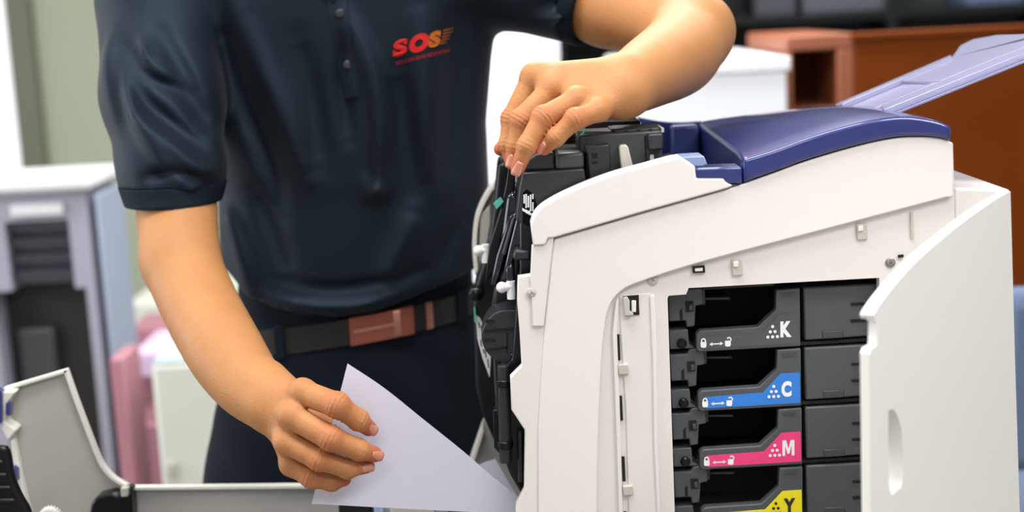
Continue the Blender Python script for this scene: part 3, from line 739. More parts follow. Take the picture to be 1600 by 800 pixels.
prism('hinge_tab', [(188, 763), (200, 762), (200, 776), (189, 777)], .228, .237, M['clip'], FC, bevel=.001)
xa, xb = P(60, 840, .2).x, P(800, 840, .2).x
box('cover_floor', (xa, .02, P(300, 862, .26).z - .012), (xb, .262, P(300, 862, .26).z), M['dark2'], FC, .003)
for (x0_, x1_, m_) in ((530, 582, 'black'), (585, 600, 'tabblue'), (610, 680, 'clip'), (700, 760, 'bluedark')):
    q = rect(x0_, 786, x1_, 850, .10)
    box('cover_roller', (q[0], .10, q[2]), (q[1], .13, q[3]), M[m_], FC, .003)

# ------------------------------------------------------------------ toner cartridges, one thing each
YB = .018
k0, k1 = P(1250, 540, YB), P(1251.5, 633, YB)
dzr = (k1.z - k0.z)
shared = {}
def row_mesh(key, pts, y0, y1):
    """outline in frame pixels of the topmost row; mesh shared by all rows"""
    if key not in shared:
        q = [P(a, b, YB) for a, b in pts]
        for v in q: v.y = y0
        shared[key] = mesh_of(*prism_data([q], Vector((0, y1 - y0, 0))))
    return shared[key]
def part(name, me, m, parent, dz, bevel=0.0, own=False):
    co = sum((v.co for v in me.vertices), Vector()) / len(me.vertices)
    if not own and name + '_c' not in me:
        if not me.materials: me.materials.append(m)
        smooth_mesh(me, 38); me[name + '_c'] = 1
    elif own: me.materials.append(m)
    o = bpy.data.objects.new(name, me); COL.objects.link(o); o.parent = parent
    o.location = Vector((0, 0, dz)) - wloc(parent)
    if bevel:
        b = o.modifiers.new('bevel', 'BEVEL'); b.width = bevel; b.segments = 2; b.limit_method = 'ANGLE'
    return o
def rpx(dx, dy): return lambda a, b: None
rows = [('K', 'tonerplate', 'print', 'topmost toner cartridge, grey label lettered K'), ('C', 'cyan', 'print', 'toner cartridge with the cyan blue label lettered C'),
        ('M', 'magenta', 'print', 'toner cartridge with the pink label lettered M'), ('Y', 'yellow', 'printdark', 'lowest toner cartridge, yellow label lettered Y at the frame edge')]
lab_poly = [(1099, 527), (1190, 520), (1214, 494), (1218, 490), (1248, 488), (1249, 536), (1101, 545)]
for r, (ch, pm, im, lab) in enumerate(rows):
    dz = dzr * r
    c = P(1200, 545, YB)
    T = thing('toner_cartridge', lab, 'toner cartridge', (c.x, .1, c.z + dz), 'toner cartridges in the printer bay')
    part('front_plate', row_mesh('plate', [(1088, 522), (1094, 517), (1184, 511), (1212, 484), (1213, 453), (1250, 450), (1251, 541), (1092, 550), (1088, 546)], YB, YB + .012), M['tonergrey'], T, dz, .0012)
    part('finger_notch', row_mesh('notch', [(1220, 458), (1243, 456), (1238, 462), (1222, 463)], YB - .0008, YB + .003), M['dark'], T, dz)
    part('end_block', row_mesh('endb', [(1256, 450), (1384, 443), (1388, 524), (1258, 533)], YB + .002, YB + .05), M['tonergrey'], T, dz, .002)
    part('pad', row_mesh('pad', [(1285, 518), (1318, 516), (1319, 528), (1286, 530)], YB + .0005, YB + .01), M['dark'], T, dz, .001)
    for n_, yy in (('rib1', 474), ('rib2', 500)):
        part('rib', row_mesh(n_, [(1330, yy), (1372, yy - 2), (1372, yy + 2), (1331, yy + 4)], YB + .0005, YB + .01), M['void'], T, dz)
    part('latch_block', row_mesh('latch', [(1044, 462), (1072, 461), (1076, 453), (1098, 451), (1100, 478), (1088, 480), (1087, 512), (1074, 514), (1073, 503), (1046, 505)], YB + .006, YB + .03), M['tonergrey'], T, dz, .0015)
    part('latch_window', row_mesh('latchw', [(1072, 473), (1084, 472), (1085, 488), (1073, 489)], YB + .0045, YB + .012), M['void'], T, dz)
    part('latch_button', row_mesh('latchb', [(1077, 478), (1083, 477), (1084, 486), (1078, 487)], YB + .0035, YB + .012), M['dark'], T, dz, .0006)
    part('lower_latch', row_mesh('latch2', [(1046, 519), (1076, 517), (1078, 540), (1086, 544), (1087, 546), (1048, 548)], YB + .006, YB + .03), M['tonergrey'], T, dz, .0015)
    part('latch_slit', row_mesh('slit', [(1063, 488), (1067, 484), (1068, 503), (1064, 503)], YB + .005, YB + .012), M['void'], T, dz)
    if 'knob' not in shared:
        cc = P(1065, 536, YB + .006); shared['knob'] = mesh_of(*tube_data([cc + Vector((0, .01, 0)), cc + Vector((0, -.004, 0)), cc + Vector((0, -.006, 0))], [R(8, YB), R(8, YB), R(5.5, YB)], 14))
    part('knob', shared['knob'], M['black'], T, dz)
    part('cavity_wall', row_mesh('cav', [(1076, 456), (1258, 448), (1260, 532), (1078, 540)], YB + .09, YB + .10), M['void'], T, dz)
    part('cavity_roof', row_mesh('cavr', [(1096, 451), (1213, 445), (1213, 449), (1096, 456)], YB + .01, YB + .09), M['black'], T, dz)
    part('handle_bar', row_mesh('hbar', [(1104, 474), (1146, 473), (1150, 476), (1146, 478), (1104, 478)], YB + .03, YB + .07), M['dark'], T, dz, .001)
    part('handle_post', row_mesh('hpost', [(1101, 460), (1107, 459), (1108, 484), (1102, 485)], YB + .025, YB + .05), M['dark'], T, dz, .001)
    part('body', row_mesh('cbody', [(1262, 452), (1380, 446), (1384, 520), (1264, 530)], YB + .05, YB + .18), M['black'], T, dz)
    # coloured label with its printing
    q = [P(a, b, YB) for a, b in lab_poly]
    for v in q: v.y = YB - .0006
    me = mesh_of(*prism_data([q], Vector((0, .0008, 0))))
    L = part('label', me, M[pm], T, dz, own=True)
    up = lambda a, b: (lambda v: Vector((v.x, YB - .0009, v.z)))(P(a, b, YB))
    sh = []
    v2, f2 = text2d(ch, 25, .06 if ch != 'M' else .012, .72 if ch != 'M' else .78)
    PR_ = {}
    if ch == 'M':
        v2 = [(0, 0), (0, 25), (6, 25), (9.5, 11), (13, 25), (19, 25), (19, 0), (14.6, 0), (14.6, 17), (11, 3), (8, 3), (4.4, 17), (4.4, 0)]; f2 = [tuple(range(13))]
    sh.append(([(1219 + a + .0 * b, 527 - b - a * .05) for a, b in v2], f2))
    PR_['letter'] = sh; sh = []
    for i_, (nn, yy) in enumerate(((1, 510), (2, 518), (3, 526))):
        for j_ in range(nn):
            sh.append(disc2d(1207 + (j_ - (nn - 1) / 2) * 7.4, yy - (j_ - (nn - 1) / 2) * .4, 2.5))
    PR_['toner_dots'] = sh
    for lx, opn in ((1099, 0), (1137, 1)):
        sh = []; ly = 538 - (lx - 1099) * .05
        sh.append(poly2d([(lx - 4.5, ly - 4), (lx + 4.5, ly - 4.4), (lx + 4.6, ly + 3), (lx + 3, ly + 5), (lx - 3, ly + 5), (lx - 4.4, ly + 3)]))
        pa = [(lx + (opn * 2) + 4 * math.cos(a), ly - 5.5 - 4.5 * math.sin(a)) for a in np.linspace(math.pi if not opn else 2.7, 0, 8)]
        pi_ = [(lx + (opn * 2) + 2 * math.cos(a), ly - 5.5 - 2.4 * math.sin(a)) for a in np.linspace(math.pi if not opn else 2.7, 0, 8)]
        pa.append((lx + opn * 2 + 4, ly - 4)); pi_.append((lx + opn * 2 + 2, ly - 4))
        if not opn: pa.insert(0, (lx - 4, ly - 4)); pi_.insert(0, (lx - 2, ly - 4))
        n = len(pa); sh.append((pa + pi_, [(i, i + 1, n + i + 1, n + i) for i in range(n - 1)])); PR_['open_padlock' if opn else 'closed_padlock'] = sh
    ay = 537; sh = []
    sh.append(poly2d([(1112, ay - .6), (1126, ay - 1.4), (1126, ay + .6), (1112, ay + 1.4)]))
    sh.append(poly2d([(1108, ay + .6), (1113, ay - 2.6), (1113, ay + 3.4)])); sh.append(poly2d([(1130, ay - .6), (1125, ay - 3.6), (1125, ay + 2.4)]))
    PR_['double_arrow'] = sh
    for nm_, sh in PR_.items():
        bm = bmesh.new()
        for v, f in sh: add_mesh(bm, [up(a, b) for a, b in v], f)
        part(nm_, bm_mesh(bm), M[im], L, dz, own=True)
    if r < 3: part('divider_rail', row_mesh('rail', [(1090, 546), (1384, 528), (1384, 533), (1090, 551)], YB + .004, YB + .16), M['void'], T, dz)

# ================================================================== PAPER
def sheet(name, lab, top, bot, yf, nv=14):
    tp = spl(top, 6); bt = spl(bot, 6); n = len(tp); bm = bmesh.new(); g = []
    for i in range(n):
        row = []
        for j in range(nv + 1):
            v = j / nv; a = tp[i][0] * (1 - v) + bt[i][0] * v; b = tp[i][1] * (1 - v) + bt[i][1] * v
            row.append(bm.verts.new(P(a, b, yf(i / (n - 1), v))))
        g.append(row)
    for i in range(n - 1):
        for j in range(nv): bm.faces.new((g[i][j], g[i + 1][j], g[i + 1][j + 1], g[i][j + 1]))
    o = link(name, bm_mesh(bm), M['paper'], None, 60)
    s = o.modifiers.new('thickness', 'SOLIDIFY'); s.thickness = .0003; e_ = o.modifiers.new('edges', 'EDGE_SPLIT'); e_.split_angle = math.radians(50)
    return tag(o, lab, 'paper')
sheet('paper_sheet', 'curling white sheet held in the lower hand and drawn out of the printer', [(543, 568), (600, 606), (660, 654), (720, 702), (770, 745), (812, 778)], [(487, 787), (545, 790), (600, 793), (680, 797), (750, 801), (812, 808)],
      lambda u, v: .013 + .03 * u ** 1.5 + .012 * math.sin(math.pi * u) * v)
sheet('paper_sheet', 'white sheet corner showing under the black unit behind the held paper', [(744, 729), (758, 722), (771, 718), (774, 718), (788, 742), (806, 772)], [(790, 800), (795, 800), (800, 800), (804, 800), (808, 800), (812, 800)], lambda u, v: .203, 4)

# ================================================================== PERSON
PT = thing('person', 'person in navy polo shirt and dark trousers reaching into the printer, head above the frame', 'person', (P(560, 480, .48).x, .48, 0))
# arm on the left of the frame (holds the paper)
Sa = P(250, 20, .40); Ua = P(274, 300, .29); Ea = P(284, 402, .235)
Fa1 = P(309, 470, .185); Fa2 = P(350, 546, .115); Fa3 = P(386, 598, .07); Wa = P(423, 631, .035)
# arm on the right of the frame (hand on the printer)
Sb = P(770, -60, .42); Ub = P(950, 12, .34); Eb = P(1080, 52, .29)
Fb1 = P(1060, 85, .22); Fb2 = P(1016, 112, .13); Wb = P(973, 137, .07)
def rr(px, Y): return R(px, Y)
handA = dict(
    wrist=Wa, mcp=[P(473, 613, .004), P(456, 650, -.008), (P(448, 690, -.008)), P(456, 726, .004)],
    pip=[P(527, 633, -.022), P(517, 685, -.028), P(499, 717, -.022), P(487, 746, -.008)],
    dip=[P(560, 656, -.012), P(561, 703, -.018), P(543, 732, -.014), P(518, 753, -.003)],
    tip=[P(576, 669, -.002), P(585, 710, -.007), P(572, 728, -.003), P(538, 749, .002)],
    r=[(22, 21, 17.5, 13.5), (22, 20.5, 17.5, 13.5), (21, 19.5, 16.5, 13), (19, 17.5, 15, 11.5)],
    thumb=[P(455, 655, .03), P(500, 655, .046), P(540, 668, .034), P(566, 684, .026)], tr=(22, 18, 15, 12))
handB = dict(
    wrist=Wb, mcp=[P(834, 121, .085), P(866, 136, .062), P(902, 156, .042), P(937, 172, .03)],
    pip=[P(801, 186, .078), P(814, 188, .052), P(849, 184, .024), P(899, 186, .014)],
    dip=[P(794, 226, .07), P(806, 228, .05), P(823, 228, .016), P(869, 214, .014)],
    tip=[P(800, 252, .066), P(800, 254, .048), P(809, 262, .018), P(850, 232, .02)],
    r=[(20, 18, 15, 12), (20, 18, 15.5, 12), (20, 18.5, 15.5, 12), (18, 17, 14.5, 11.5)],
    thumb=[P(930, 165, .09), P(870, 180, .12), P(812, 205, .125), P(782, 233, .105)], tr=(24, 19, 15, 11))
def fingers(h):
    out = []
    for i in range(4):
        ch = [h['mcp'][i], h['pip'][i], h['dip'][i], h['tip'][i]]; rs = [R(x, v.y) for x, v in zip(h['r'][i], ch)]
        out.append((ch, rs))
    out.append((h['thumb'], [R(x, v.y) for x, v in zip(h['tr'], h['thumb'])]))
    return out
def hand_sdf(p, h, base):
    W = Vector(h['wrist']); d = base
    # palm: wedge of cones from the wrist to each knuckle, smoothly joined
    pal = None
    fs = fingers(h)
    for i in range(4):
        c, r = fs[i]
        a = W.lerp(c[0], .22)
        k = cone(p, a, c[0], R(25, W.y) * .8, r[0] * .86)
        pal = k if pal is None else smin(pal, k, .008)
    for i in range(3):     # webbing between the knuckles, set slightly towards the wrist
        m = (fs[i][0][0] + fs[i + 1][0][0]) / 2
        pal = smin(pal, cone(p, W.lerp(m, .3), W.lerp(m, .93), .014, .0095), .006)
    pal = smin(pal, cone(p, W.lerp(fs[4][0][0], .2), fs[4][0][0], .018, .0165), .012)
    fg = None
    for c, r in fs:
        f = None
        for j in range(3):
            k = cone(p, c[j], c[j + 1], r[j] * .93, r[j + 1] * .97)
            f = k if f is None else smin(f, k, .0025)
        for j in (1, 2):   # joint fullness
            f = smin(f, ball(p, c[j], r[j] * (1.02 if j == 1 else .98)), .004)
        fg = f if fg is None else smin(fg, f, .0012)
    hnd = smin(pal, fg, .0065)
    for c, r in fs[:4]:    # skin creases across the finger joints, on the back of the finger
        for j, amp in ((1, .00075), (2, .0005)):
            q = p - A3(c[j]); m_ = (q * q).sum(1) < (r[j] * 1.6) ** 2
            if not m_.any(): continue
            ax = A3((c[j + 1] - c[j - 1]).normalized()); s_ = q[m_] @ ax
            hnd[m_] += amp * np.cos(s_ * 2 * math.pi / .0042) * np.exp(-(s_ / .0058) ** 2)
    for c, r in fs[:4]:    # knuckle bumps on the back of the hand
        n = (CAM - c[0]).normalized() * .35 + (c[0] - W).normalized() * .2 + Vector((-.35, 0, .5))
        hnd = smin(hnd, ball(p, c[0] + n.normalized() * .002, r[0] * .84), .007)
    return smin(d, hnd, .016)
def chain(p, nodes, k, n=5):
    q = spl([tuple(v) + (r,) for v, r in nodes], n); d = None
    for a, b in zip(q[:-1], q[1:]):
        e = cone(p, a[:3], b[:3], a[3], b[3]); d = e if d is None else smin(d, e, k)
    return d
def armA(p):
    d = chain(p, [(Sa, .058), (Ua, .0490), (Ea, .0450), (Fa1, .0440), (Fa2, .0425), (Fa3, .0370), (Wa, .0300)], .003)
    d = smin(d, ball(p, Ea + Vector((-.005, 0, -.004)), .0425), .015)
    d = smin(d, cone(p, Fa3.lerp(Wa, .5) + Vector((.010, 0, .010)), Wa + Vector((.011, 0, .013)), .024, .021), .012)
    return hand_sdf(p, handA, d)
def armB(p):
    d = cone(p, Sb, Ub, .056, .047)
    d = smin(d, cone(p, Ub, Eb, .047, .043), .012)
    d = smin(d, ball(p, Eb + Vector((.012, .0, .004)), .036), .02)
    f = chain(p, [(Eb, .0450), (Fb1, .0465), (Fb2, .0385), (Wb, .0300)], .003, 7)
    f = smin(f, ball(p, Wb + Vector((.004, -.010, -.008)), .018), .02)
    d = smin(d, f, .02)
    up_ = Vector((0, .004, .006))
    d = smin(d, cone(p, Wb + Vector((0, .008, .012)), (handB['mcp'][0] + handB['mcp'][1]) / 2 + up_, .022, .0125), .012)
    return hand_sdf(p, handB, d)
def bounds(pts, m):
    q = np.array([tuple(v) for v in pts]); return q.min(0) - m, q.max(0) + m
def flat_pts(h): return [h['wrist']] + h['mcp'] + h['pip'] + h['dip'] + h['tip'] + h['thumb']

# torso described by rows of the frame: (y, left x, right x, depth of the axis, half thickness)
def station(rows_):
    out = []
    for y, xl, xr, Y, ry in rows_:
        a, b = P(xl, y, Y), P(xr, y, Y); out.append((((a + b) / 2).z, ((a + b) / 2).x, (b - a).length / 2, Y, ry))
    out.sort(); return np.array(out)
ST = station([(-95, 420, 690, .43, .075), (-70, 330, 780, .43, .10), (-30, 322, 790, .43, .112), (30, 328, 778, .44, .118), (100, 334, 768, .45, .122), (200, 338, 760, .46, .122), (300, 345, 764, .47, .118),
              (380, 347, 762, .475, .115), (440, 350, 762, .48, .112), (520, 354, 760, .48, .112)])
TS = station([(370, 372, 742, .49, .098), (430, 378, 738, .49, .10), (480, 372, 741, .49, .102), (560, 352, 764, .49, .106), (640, 336, 772, .49, .112), (760, 316, 776, .49, .116), (860, 312, 776, .49, .11)])
def column(p, S, grow=0.0, ex=2.4):
    z = p[:, 2]; cx = np.interp(z, S[:, 0], S[:, 1]); rx = np.interp(z, S[:, 0], S[:, 2]) + grow
    cy = np.interp(z, S[:, 0], S[:, 3]); ry = np.interp(z, S[:, 0], S[:, 4]) + grow
    u = np.abs(p[:, 0] - cx) / rx; v = np.abs(p[:, 1] - cy) / ry
    k = (u ** ex + v ** ex + 1e-12) ** (1 / ex)
    g = np.sqrt((u ** (ex - 1) / rx) ** 2 + (v ** (ex - 1) / ry) ** 2) / np.maximum(k, 1e-6) ** (ex - 1) + 1e-6
    d = (k - 1) / g
    return np.maximum(d, np.maximum(z - S[-1, 0], S[0, 0] - z))
CX = P(555, -80, .43).x; NECK = Vector((CX, .405, 1.645)); HEADC = Vector((CX + .005, .355, 1.775))
def bodyL(p):
    d = column(p, ST, -.018 - .05 * np.clip((P(560, 400, .36).z - p[:, 2]) / .05, 0, 1), 2.2)
    d = smin(d, cone(p, P(400, -50, .43), P(715, -62, .43), .035, .035), .03)
    d = smin(d, cone(p, P(300, -35, .42), Sa, .04, .05), .03); d = smin(d, cone(p, P(735, -55, .43), Sb, .04, .05), .03)
    d = smin(d, cone(p, P(555, -80, .44), NECK, .06, .054), .03)
    hd = ellipsoid(p, HEADC, (.074, .096, .112)); hd = smin(hd, ball(p, HEADC + Vector((0, -.035, -.085)), .045), .03)
    hd = smin(hd, cone(p, HEADC + Vector((0, -.092, .005)), HEADC + Vector((0, -.108, -.03)), .009, .014), .012)   # nose
    hd = smin(hd, cone(p, HEADC + Vector((-.022, -.086, -.062)), HEADC + Vector((.022, -.086, -.062)), .007, .007), .008)   # mouth
    for s in (-1, 1):
        hd = smin(hd, ellipsoid(p, HEADC + Vector((s * .074, .005, -.005)), (.010, .02, .032)), .006)
        hd = smin(hd, ball(p, HEADC + Vector((s * .03, -.08, .008)), .013), .006)
    d = smin(d, hd, .025)
    d = smin(d, column(p, TS, -.035, 2.2), .02)
    for s in (-1, 1):
        hp = Vector((P(545, 800, .49).x + s * .085, .49, .78))
        d = smin(d, cone(p, hp, Vector((hp.x + s * .01, .47, .45)), .07, .05), .04)
        d = smin(d, cone(p, Vector((hp.x + s * .01, .47, .45)), Vector((hp.x + s * .015, .50, .09)), .05, .036), .02)
        d = smin(d, cone(p, Vector((hp.x + s * .015, .50, .06)), Vector((hp.x + s * .03, .38, .045)), .034, .026), .02)
    return d
loA, hiA = bounds([Sa, Ua, Ea, Fa1, Fa2, Fa3] + flat_pts(handA), .065); loB, hiB = bounds([Sb, Ub, Eb, Fb1, Fb2] + flat_pts(handB), .065)
cutA = Sa.lerp(Ua, .25); cutB = Sb.lerp(Ub, .25)
parts_ = [nets(armA, loA, hiA, .0014), nets(armB, loB, hiB, .0014), nets(bodyL, (-.62, .2, 0.0), (.16, .66, 1.93), .009)]
me, V, Fc = nets_mesh(parts_)
# blood closer to the surface at knuckles, fingertips and elbow
fl_ = np.zeros(len(me.vertices)); vv = np.empty(len(me.vertices) * 3); me.vertices.foreach_get('co', vv); vv = vv.reshape(-1, 3)
for h in (handA, handB):
    for c, r in fingers(h):
        for j, amt, sp in ((0, .10, 1.0), (1, .34, .9), (2, .22, .8), (3, .55, 1.3)):
            q = A3(c[j]); d2 = ((vv - q) ** 2).sum(1); fl_ = np.maximum(fl_, amt * np.exp(-d2 / (2 * (r[j] * sp) ** 2)) * 1.9)
at = me.attributes.new('flush', 'FLOAT', 'POINT'); at.data.foreach_set('value', np.clip(fl_, 0, .75).astype(np.float32))
BODY = link('body', me, M['skin'], PT, None); BODY.data.shade_smooth()
# fingernails
def nail(h, i, n, ln=1.75, wd=.78):
    c, r = fingers(h)[i]; tip, dip, rad = c[3], c[2], r[3]
    d = (tip - dip).normalized(); n = Vector(n); n = (n - d * n.dot(d)).normalized(); s = d.cross(n)
    bm = bmesh.new(); g = []
    for a in range(7):
        t = a / 6; row = []; wk = math.radians(54) * math.sqrt(max(.12, 1 - (max(0, .35 - t) / .42) ** 2 - (max(0, t - .75) / .36) ** 2))
        for b in range(7):
            ph = (b / 6 * 2 - 1) * wk
            row.append(bm.verts.new(tip + d * rad * (-1.0 + t * ln) + (n * math.cos(ph) * (1.04 - .12 * t * t) + s * math.sin(ph) * wd * 1.05) * rad))
        g.append(row)
    for a in range(6):
        for b in range(6): bm.faces.new((g[a][b], g[a + 1][b], g[a + 1][b + 1], g[a][b + 1]))
    o = link('fingernail', bm_mesh(bm), M['nail'], BODY, 60)
    sd = o.modifiers.new('thickness', 'SOLIDIFY'); sd.thickness = .0007; sd.offset = 0
nail(handA, 0, (.45, -.85, .25)); nail(handA, 1, (.45, -.88, .15)); nail(handA, 2, (.3, -.9, -.1))
nail(handB, 2, (.1, -.95, .25), 2.0); nail(handB, 3, (-.15, -.8, .5), 1.9); nail(handB, 1, (-.3, -.9, .2))
# hair (out of frame)
def hairf(p):
    d = ellipsoid(p, HEADC + Vector((0, .006, .014)), (.082, .104, .116))
    return np.maximum(d, -(p[:, 2] - HEADC.z) + .01 - np.clip((p[:, 1] - HEADC.y) * 1.2, -.05, .07))
me, *_ = nets_mesh([nets(hairf, HEADC - Vector((.1, .13, .12)), HEADC + Vector((.1, .13, .15)), .006)])
link('hair', me, M['hair'], PT, None); 
# ------------------------------------------------------------------ polo shirt
hemz = lambda X: np.interp(X, [P(x, y, .37).x for x, y in HEM], [P(x, y, .37).z for x, y in HEM])
HEM = [(330, 425), (350, 438), (380, 462), (420, 482), (470, 492), (530, 495), (590, 486), (650, 464), (700, 446), (740, 432), (780, 424)]
def seg_d(p, a, b):
    a, b = A3(a), A3(b); ab = b - a; t = np.clip(((p - a) @ ab) / (ab @ ab), 0, 1); q = p - a - t[:, None] * ab
    return np.sqrt((q * q).sum(1)), t
FOLDS = []
def fold(pts, Y, wpx, h):
    q = [P(x, y, Y) for x, y in spl(pts, 4)]
    FOLDS.append((q, R(wpx, Y), h * 2.3))
# torso front
fold([(540, 20), (566, 70), (588, 130), (596, 210), (590, 300)], .335, 13, .010)
fold([(540, 60), (536, 130), (545, 220)], .335, 12, -.005)
fold([(622, 110), (632, 210), (650, 330)], .335, 20, -.005)
fold([(650, 0), (665, 90), (670, 200), (675, 300)], .34, 24, .007)
fold([(720, 0), (715, 120), (705, 260)], .345, 20, -.007)
fold([(380, 20), (410, 100), (450, 190), (480, 280)], .345, 18, .006)
fold([(350, 60), (380, 160), (420, 260), (440, 340)], .35, 16, -.006)
fold([(470, 60), (490, 160), (500, 260)], .335, 20, -.005)
fold([(572, 290), (585, 300), (600, 288)], .335, 16, .006)
fold([(355, 330), (372, 370), (385, 410), (395, 450)], .40, 14, .010)
fold([(400, 300), (430, 370), (450, 430)], .36, 16, -.006)
fold([(400, 462), (470, 478), (560, 478), (640, 456)], .36, 8, .004)
fold([(430, 440), (520, 452), (620, 436), (710, 412)], .36, 9, -.004)
fold([(650, 330), (620, 400), (600, 450)], .36, 18, .005)
fold([(740, 330), (700, 380), (690, 420)], .37, 14, -.005)
# sleeve on the left
fold([(196, 75), (240, 120), (290, 150), (320, 200)], .275, 13, -.008)
fold([(235, 30), (262, 80), (300, 140)], .28, 12, -.007)
fold([(210, 45), (225, 100), (270, 135)], .27, 12, .006)
fold([(180, 90), (205, 170), (255, 240), (300, 290)], .245, 14, .008)
fold([(190, 110), (230, 165), (290, 215), (325, 240)], .25, 11, -.008)
fold([(210, 180), (255, 215), (310, 262), (340, 270)], .24, 12, .006)
fold([(230, 278), (270, 268), (310, 282)], .235, 8, -.005)
fold([(165, 40), (172, 120), (200, 220)], .30, 14, .005)
# sleeve on the right
fold([(800, 30), (850, 10), (920, -10)], .29, 12, -.007); fold([(815, 45), (870, 30), (940, 10)], .29, 10, .006)
def folds(p, d):
    near = np.abs(d) < .05
    if not near.any(): return d
    q = p[near]; e = d[near]
    for pts, w_, h in FOLDS:
        c = np.mean([tuple(v) for v in pts], axis=0); rad = max((Vector(c) - v).length for v in pts) + 4 * w_
        m_ = ((q - c) ** 2).sum(1) < rad * rad
        if not m_.any(): continue
        best = np.full(m_.sum(), 9.0); qq = q[m_].copy()
        tt = np.zeros(len(best))
        for k in range(len(pts) - 1):
            a, b = A3(pts[k]), A3(pts[k + 1])
            a2, b2 = a * [1, .35, 1], b * [1, .35, 1]
            dk, t = seg_d(qq * [1, .35, 1], a2, b2)
            u = dk < best; best[u] = dk[u]; tt[u] = (k + t[u]) / (len(pts) - 1)
        e[m_] -= h * np.exp(-(best / w_) ** 2) * np.sqrt(np.clip(np.sin(np.pi * np.clip(tt, .04, .96)), 0, 1)) * (q[m_][:, 1] < .47)
    d = d.copy(); d[near] = e
    return d
cuff_z = P(270, 326, .235).z; cuff_top = P(270, 297, .235).z
def sleeveA(p, g=0.0):
    S1 = P(252, 10, .41); S2 = P(255, 150, .345); S3 = P(268, 260, .30); S4 = P(271, 335, .275)
    d = cone(p, S1, S2, .080 + g, .0735 + g); d = smin(d, cone(p, S2, S3, .0735 + g, .063 + g), .02); d = smin(d, cone(p, S3, S4, .062 + g, .054 + g), .02)
    d = smin(d, cone(p, P(330, -35, .43), P(262, -10, .42), .075, .078), .03)
    return d
axB = (Eb - Sb).normalized(); endB = P(928, 2, .345)
def sleeveB(p, g=0.0):
    A_b = Sb + axB * .0; B_b = endB + axB * .03
    d = cone(p, A_b, B_b, .080 + g, .054 + g)
    d = smin(d, cone(p, P(735, -80, .43), Sb, .075, .078), .03)
    return d
def shirtf(p):
    d = column(p, ST, 0.0, 2.5)
    d = np.maximum(d, hemz(p[:, 0]) - p[:, 2])
    top = smin(cone(p, P(390, -66, .43), P(555, -95, .43), .056, .062), cone(p, P(555, -95, .43), P(720, -80, .43), .062, .056), .03)
    top = smin(top, np.maximum(cone(p, P(555, -95, .43), NECK, .08, .066), np.maximum(p[:, 2] - 1.625 - (p[:, 1] - .42) * .35, .006 - cone(p, P(555, -95, .43), NECK + Vector((0, 0, .05)), .06, .056) - .0)), .015)
    d = smin(d, top, .04)
    sA = np.maximum(sleeveA(p), cuff_top - p[:, 2])
    d = smin(d, sA, .014)
    sB = np.maximum(sleeveB(p), ((p - A3(endB)) @ A3(axB)) + .018)
    d = smin(d, sB, .02)
    return folds(p, d)
me, *_ = nets_mesh([nets(shirtf, (-.66, .18, hemz(np.array([P(530, 495, .37).x]))[0] - .02), (.26, .64, 1.66), .0042, margin=.016)])
SH = link('polo_shirt', me, M['shirt'], PT, None); SH.data.shade_smooth()
def cuffAf(p):
    d = np.abs(sleeveA(p, .0005) + .004) - .0045
    return np.maximum(d, np.maximum(p[:, 2] - cuff_top - .002, cuff_z - p[:, 2]))
q = P(271, 312, .27)
me, *_ = nets_mesh([nets(cuffAf, q - Vector((.11, .11, .04)), q + Vector((.11, .11, .04)), .0022)])
link('sleeve_cuff', me, M['cuff'], SH, 50)
def cuffBf(p):
    d = np.abs(sleeveB(p, .0005) + .004) - .0045; t = (p - A3(endB)) @ A3(axB)
    return np.maximum(d, np.maximum(t, -.02 - t))
me, *_ = nets_mesh([nets(cuffBf, endB - Vector((.12, .12, .12)), endB + Vector((.12, .12, .12)), .0024)])
link('sleeve_cuff', me, M['cuff'], SH, 50)
# things sewn or printed on the shirt follow its surface
bvh = None
def shirt_hit(a, b, off):
    global bvh
    if bvh is None:
        o = SH.location + PT.location
        bvh = BVHTree.FromPolygons([v.co + o for v in SH.data.vertices], [tuple(f.vertices) for f in SH.data.polygons])
    d = ray(a, b).normalized(); h = bvh.ray_cast(CAM, d)
    if h[0] is None: return P(a, b, .34)
    return h[0] + h[1] * off
def drape_strip(name, left, right, off, m, n=30, nx=6):
    l = spl(left, 8); r_ = spl(right, 8); k = len(l); bm = bmesh.new(); g = []
    for i in range(k):
        row = []
        for j in range(nx + 1):
            s = j / nx; e = off * (0.05 if j in (0, nx) else 1)
            row.append(bm.verts.new(shirt_hit(l[i][0] * (1 - s) + r_[i][0] * s, l[i][1] * (1 - s) + r_[i][1] * s, e)))
        g.append(row)
    for i in range(k - 1):
        for j in range(nx): bm.faces.new((g[i][j], g[i + 1][j], g[i + 1][j + 1], g[i][j + 1]))
    return link(name, bm_mesh(bm), m, SH, 50)
drape_strip('placket', [(508, -40), (514, 20), (524, 80), (538, 155)], [(540, -40), (546, 20), (554, 80), (562, 150)], .0035, M['shirt'])
for (x, y) in ((547, 100), (533, 20)):
    c = shirt_hit(x, y, .004); nrm = (CAM - c).normalized(); 
    link('button', mesh_of(*tube_data([c - nrm * .002, c + nrm * .0015, c + nrm * .002], [.0052, .0052, .004], 14)), M['button'], SH)
drape_strip('collar', [(470, -70), (490, -30), (512, -2)], [(545, -70), (535, -30), (526, 6)], .005, M['cuff'])
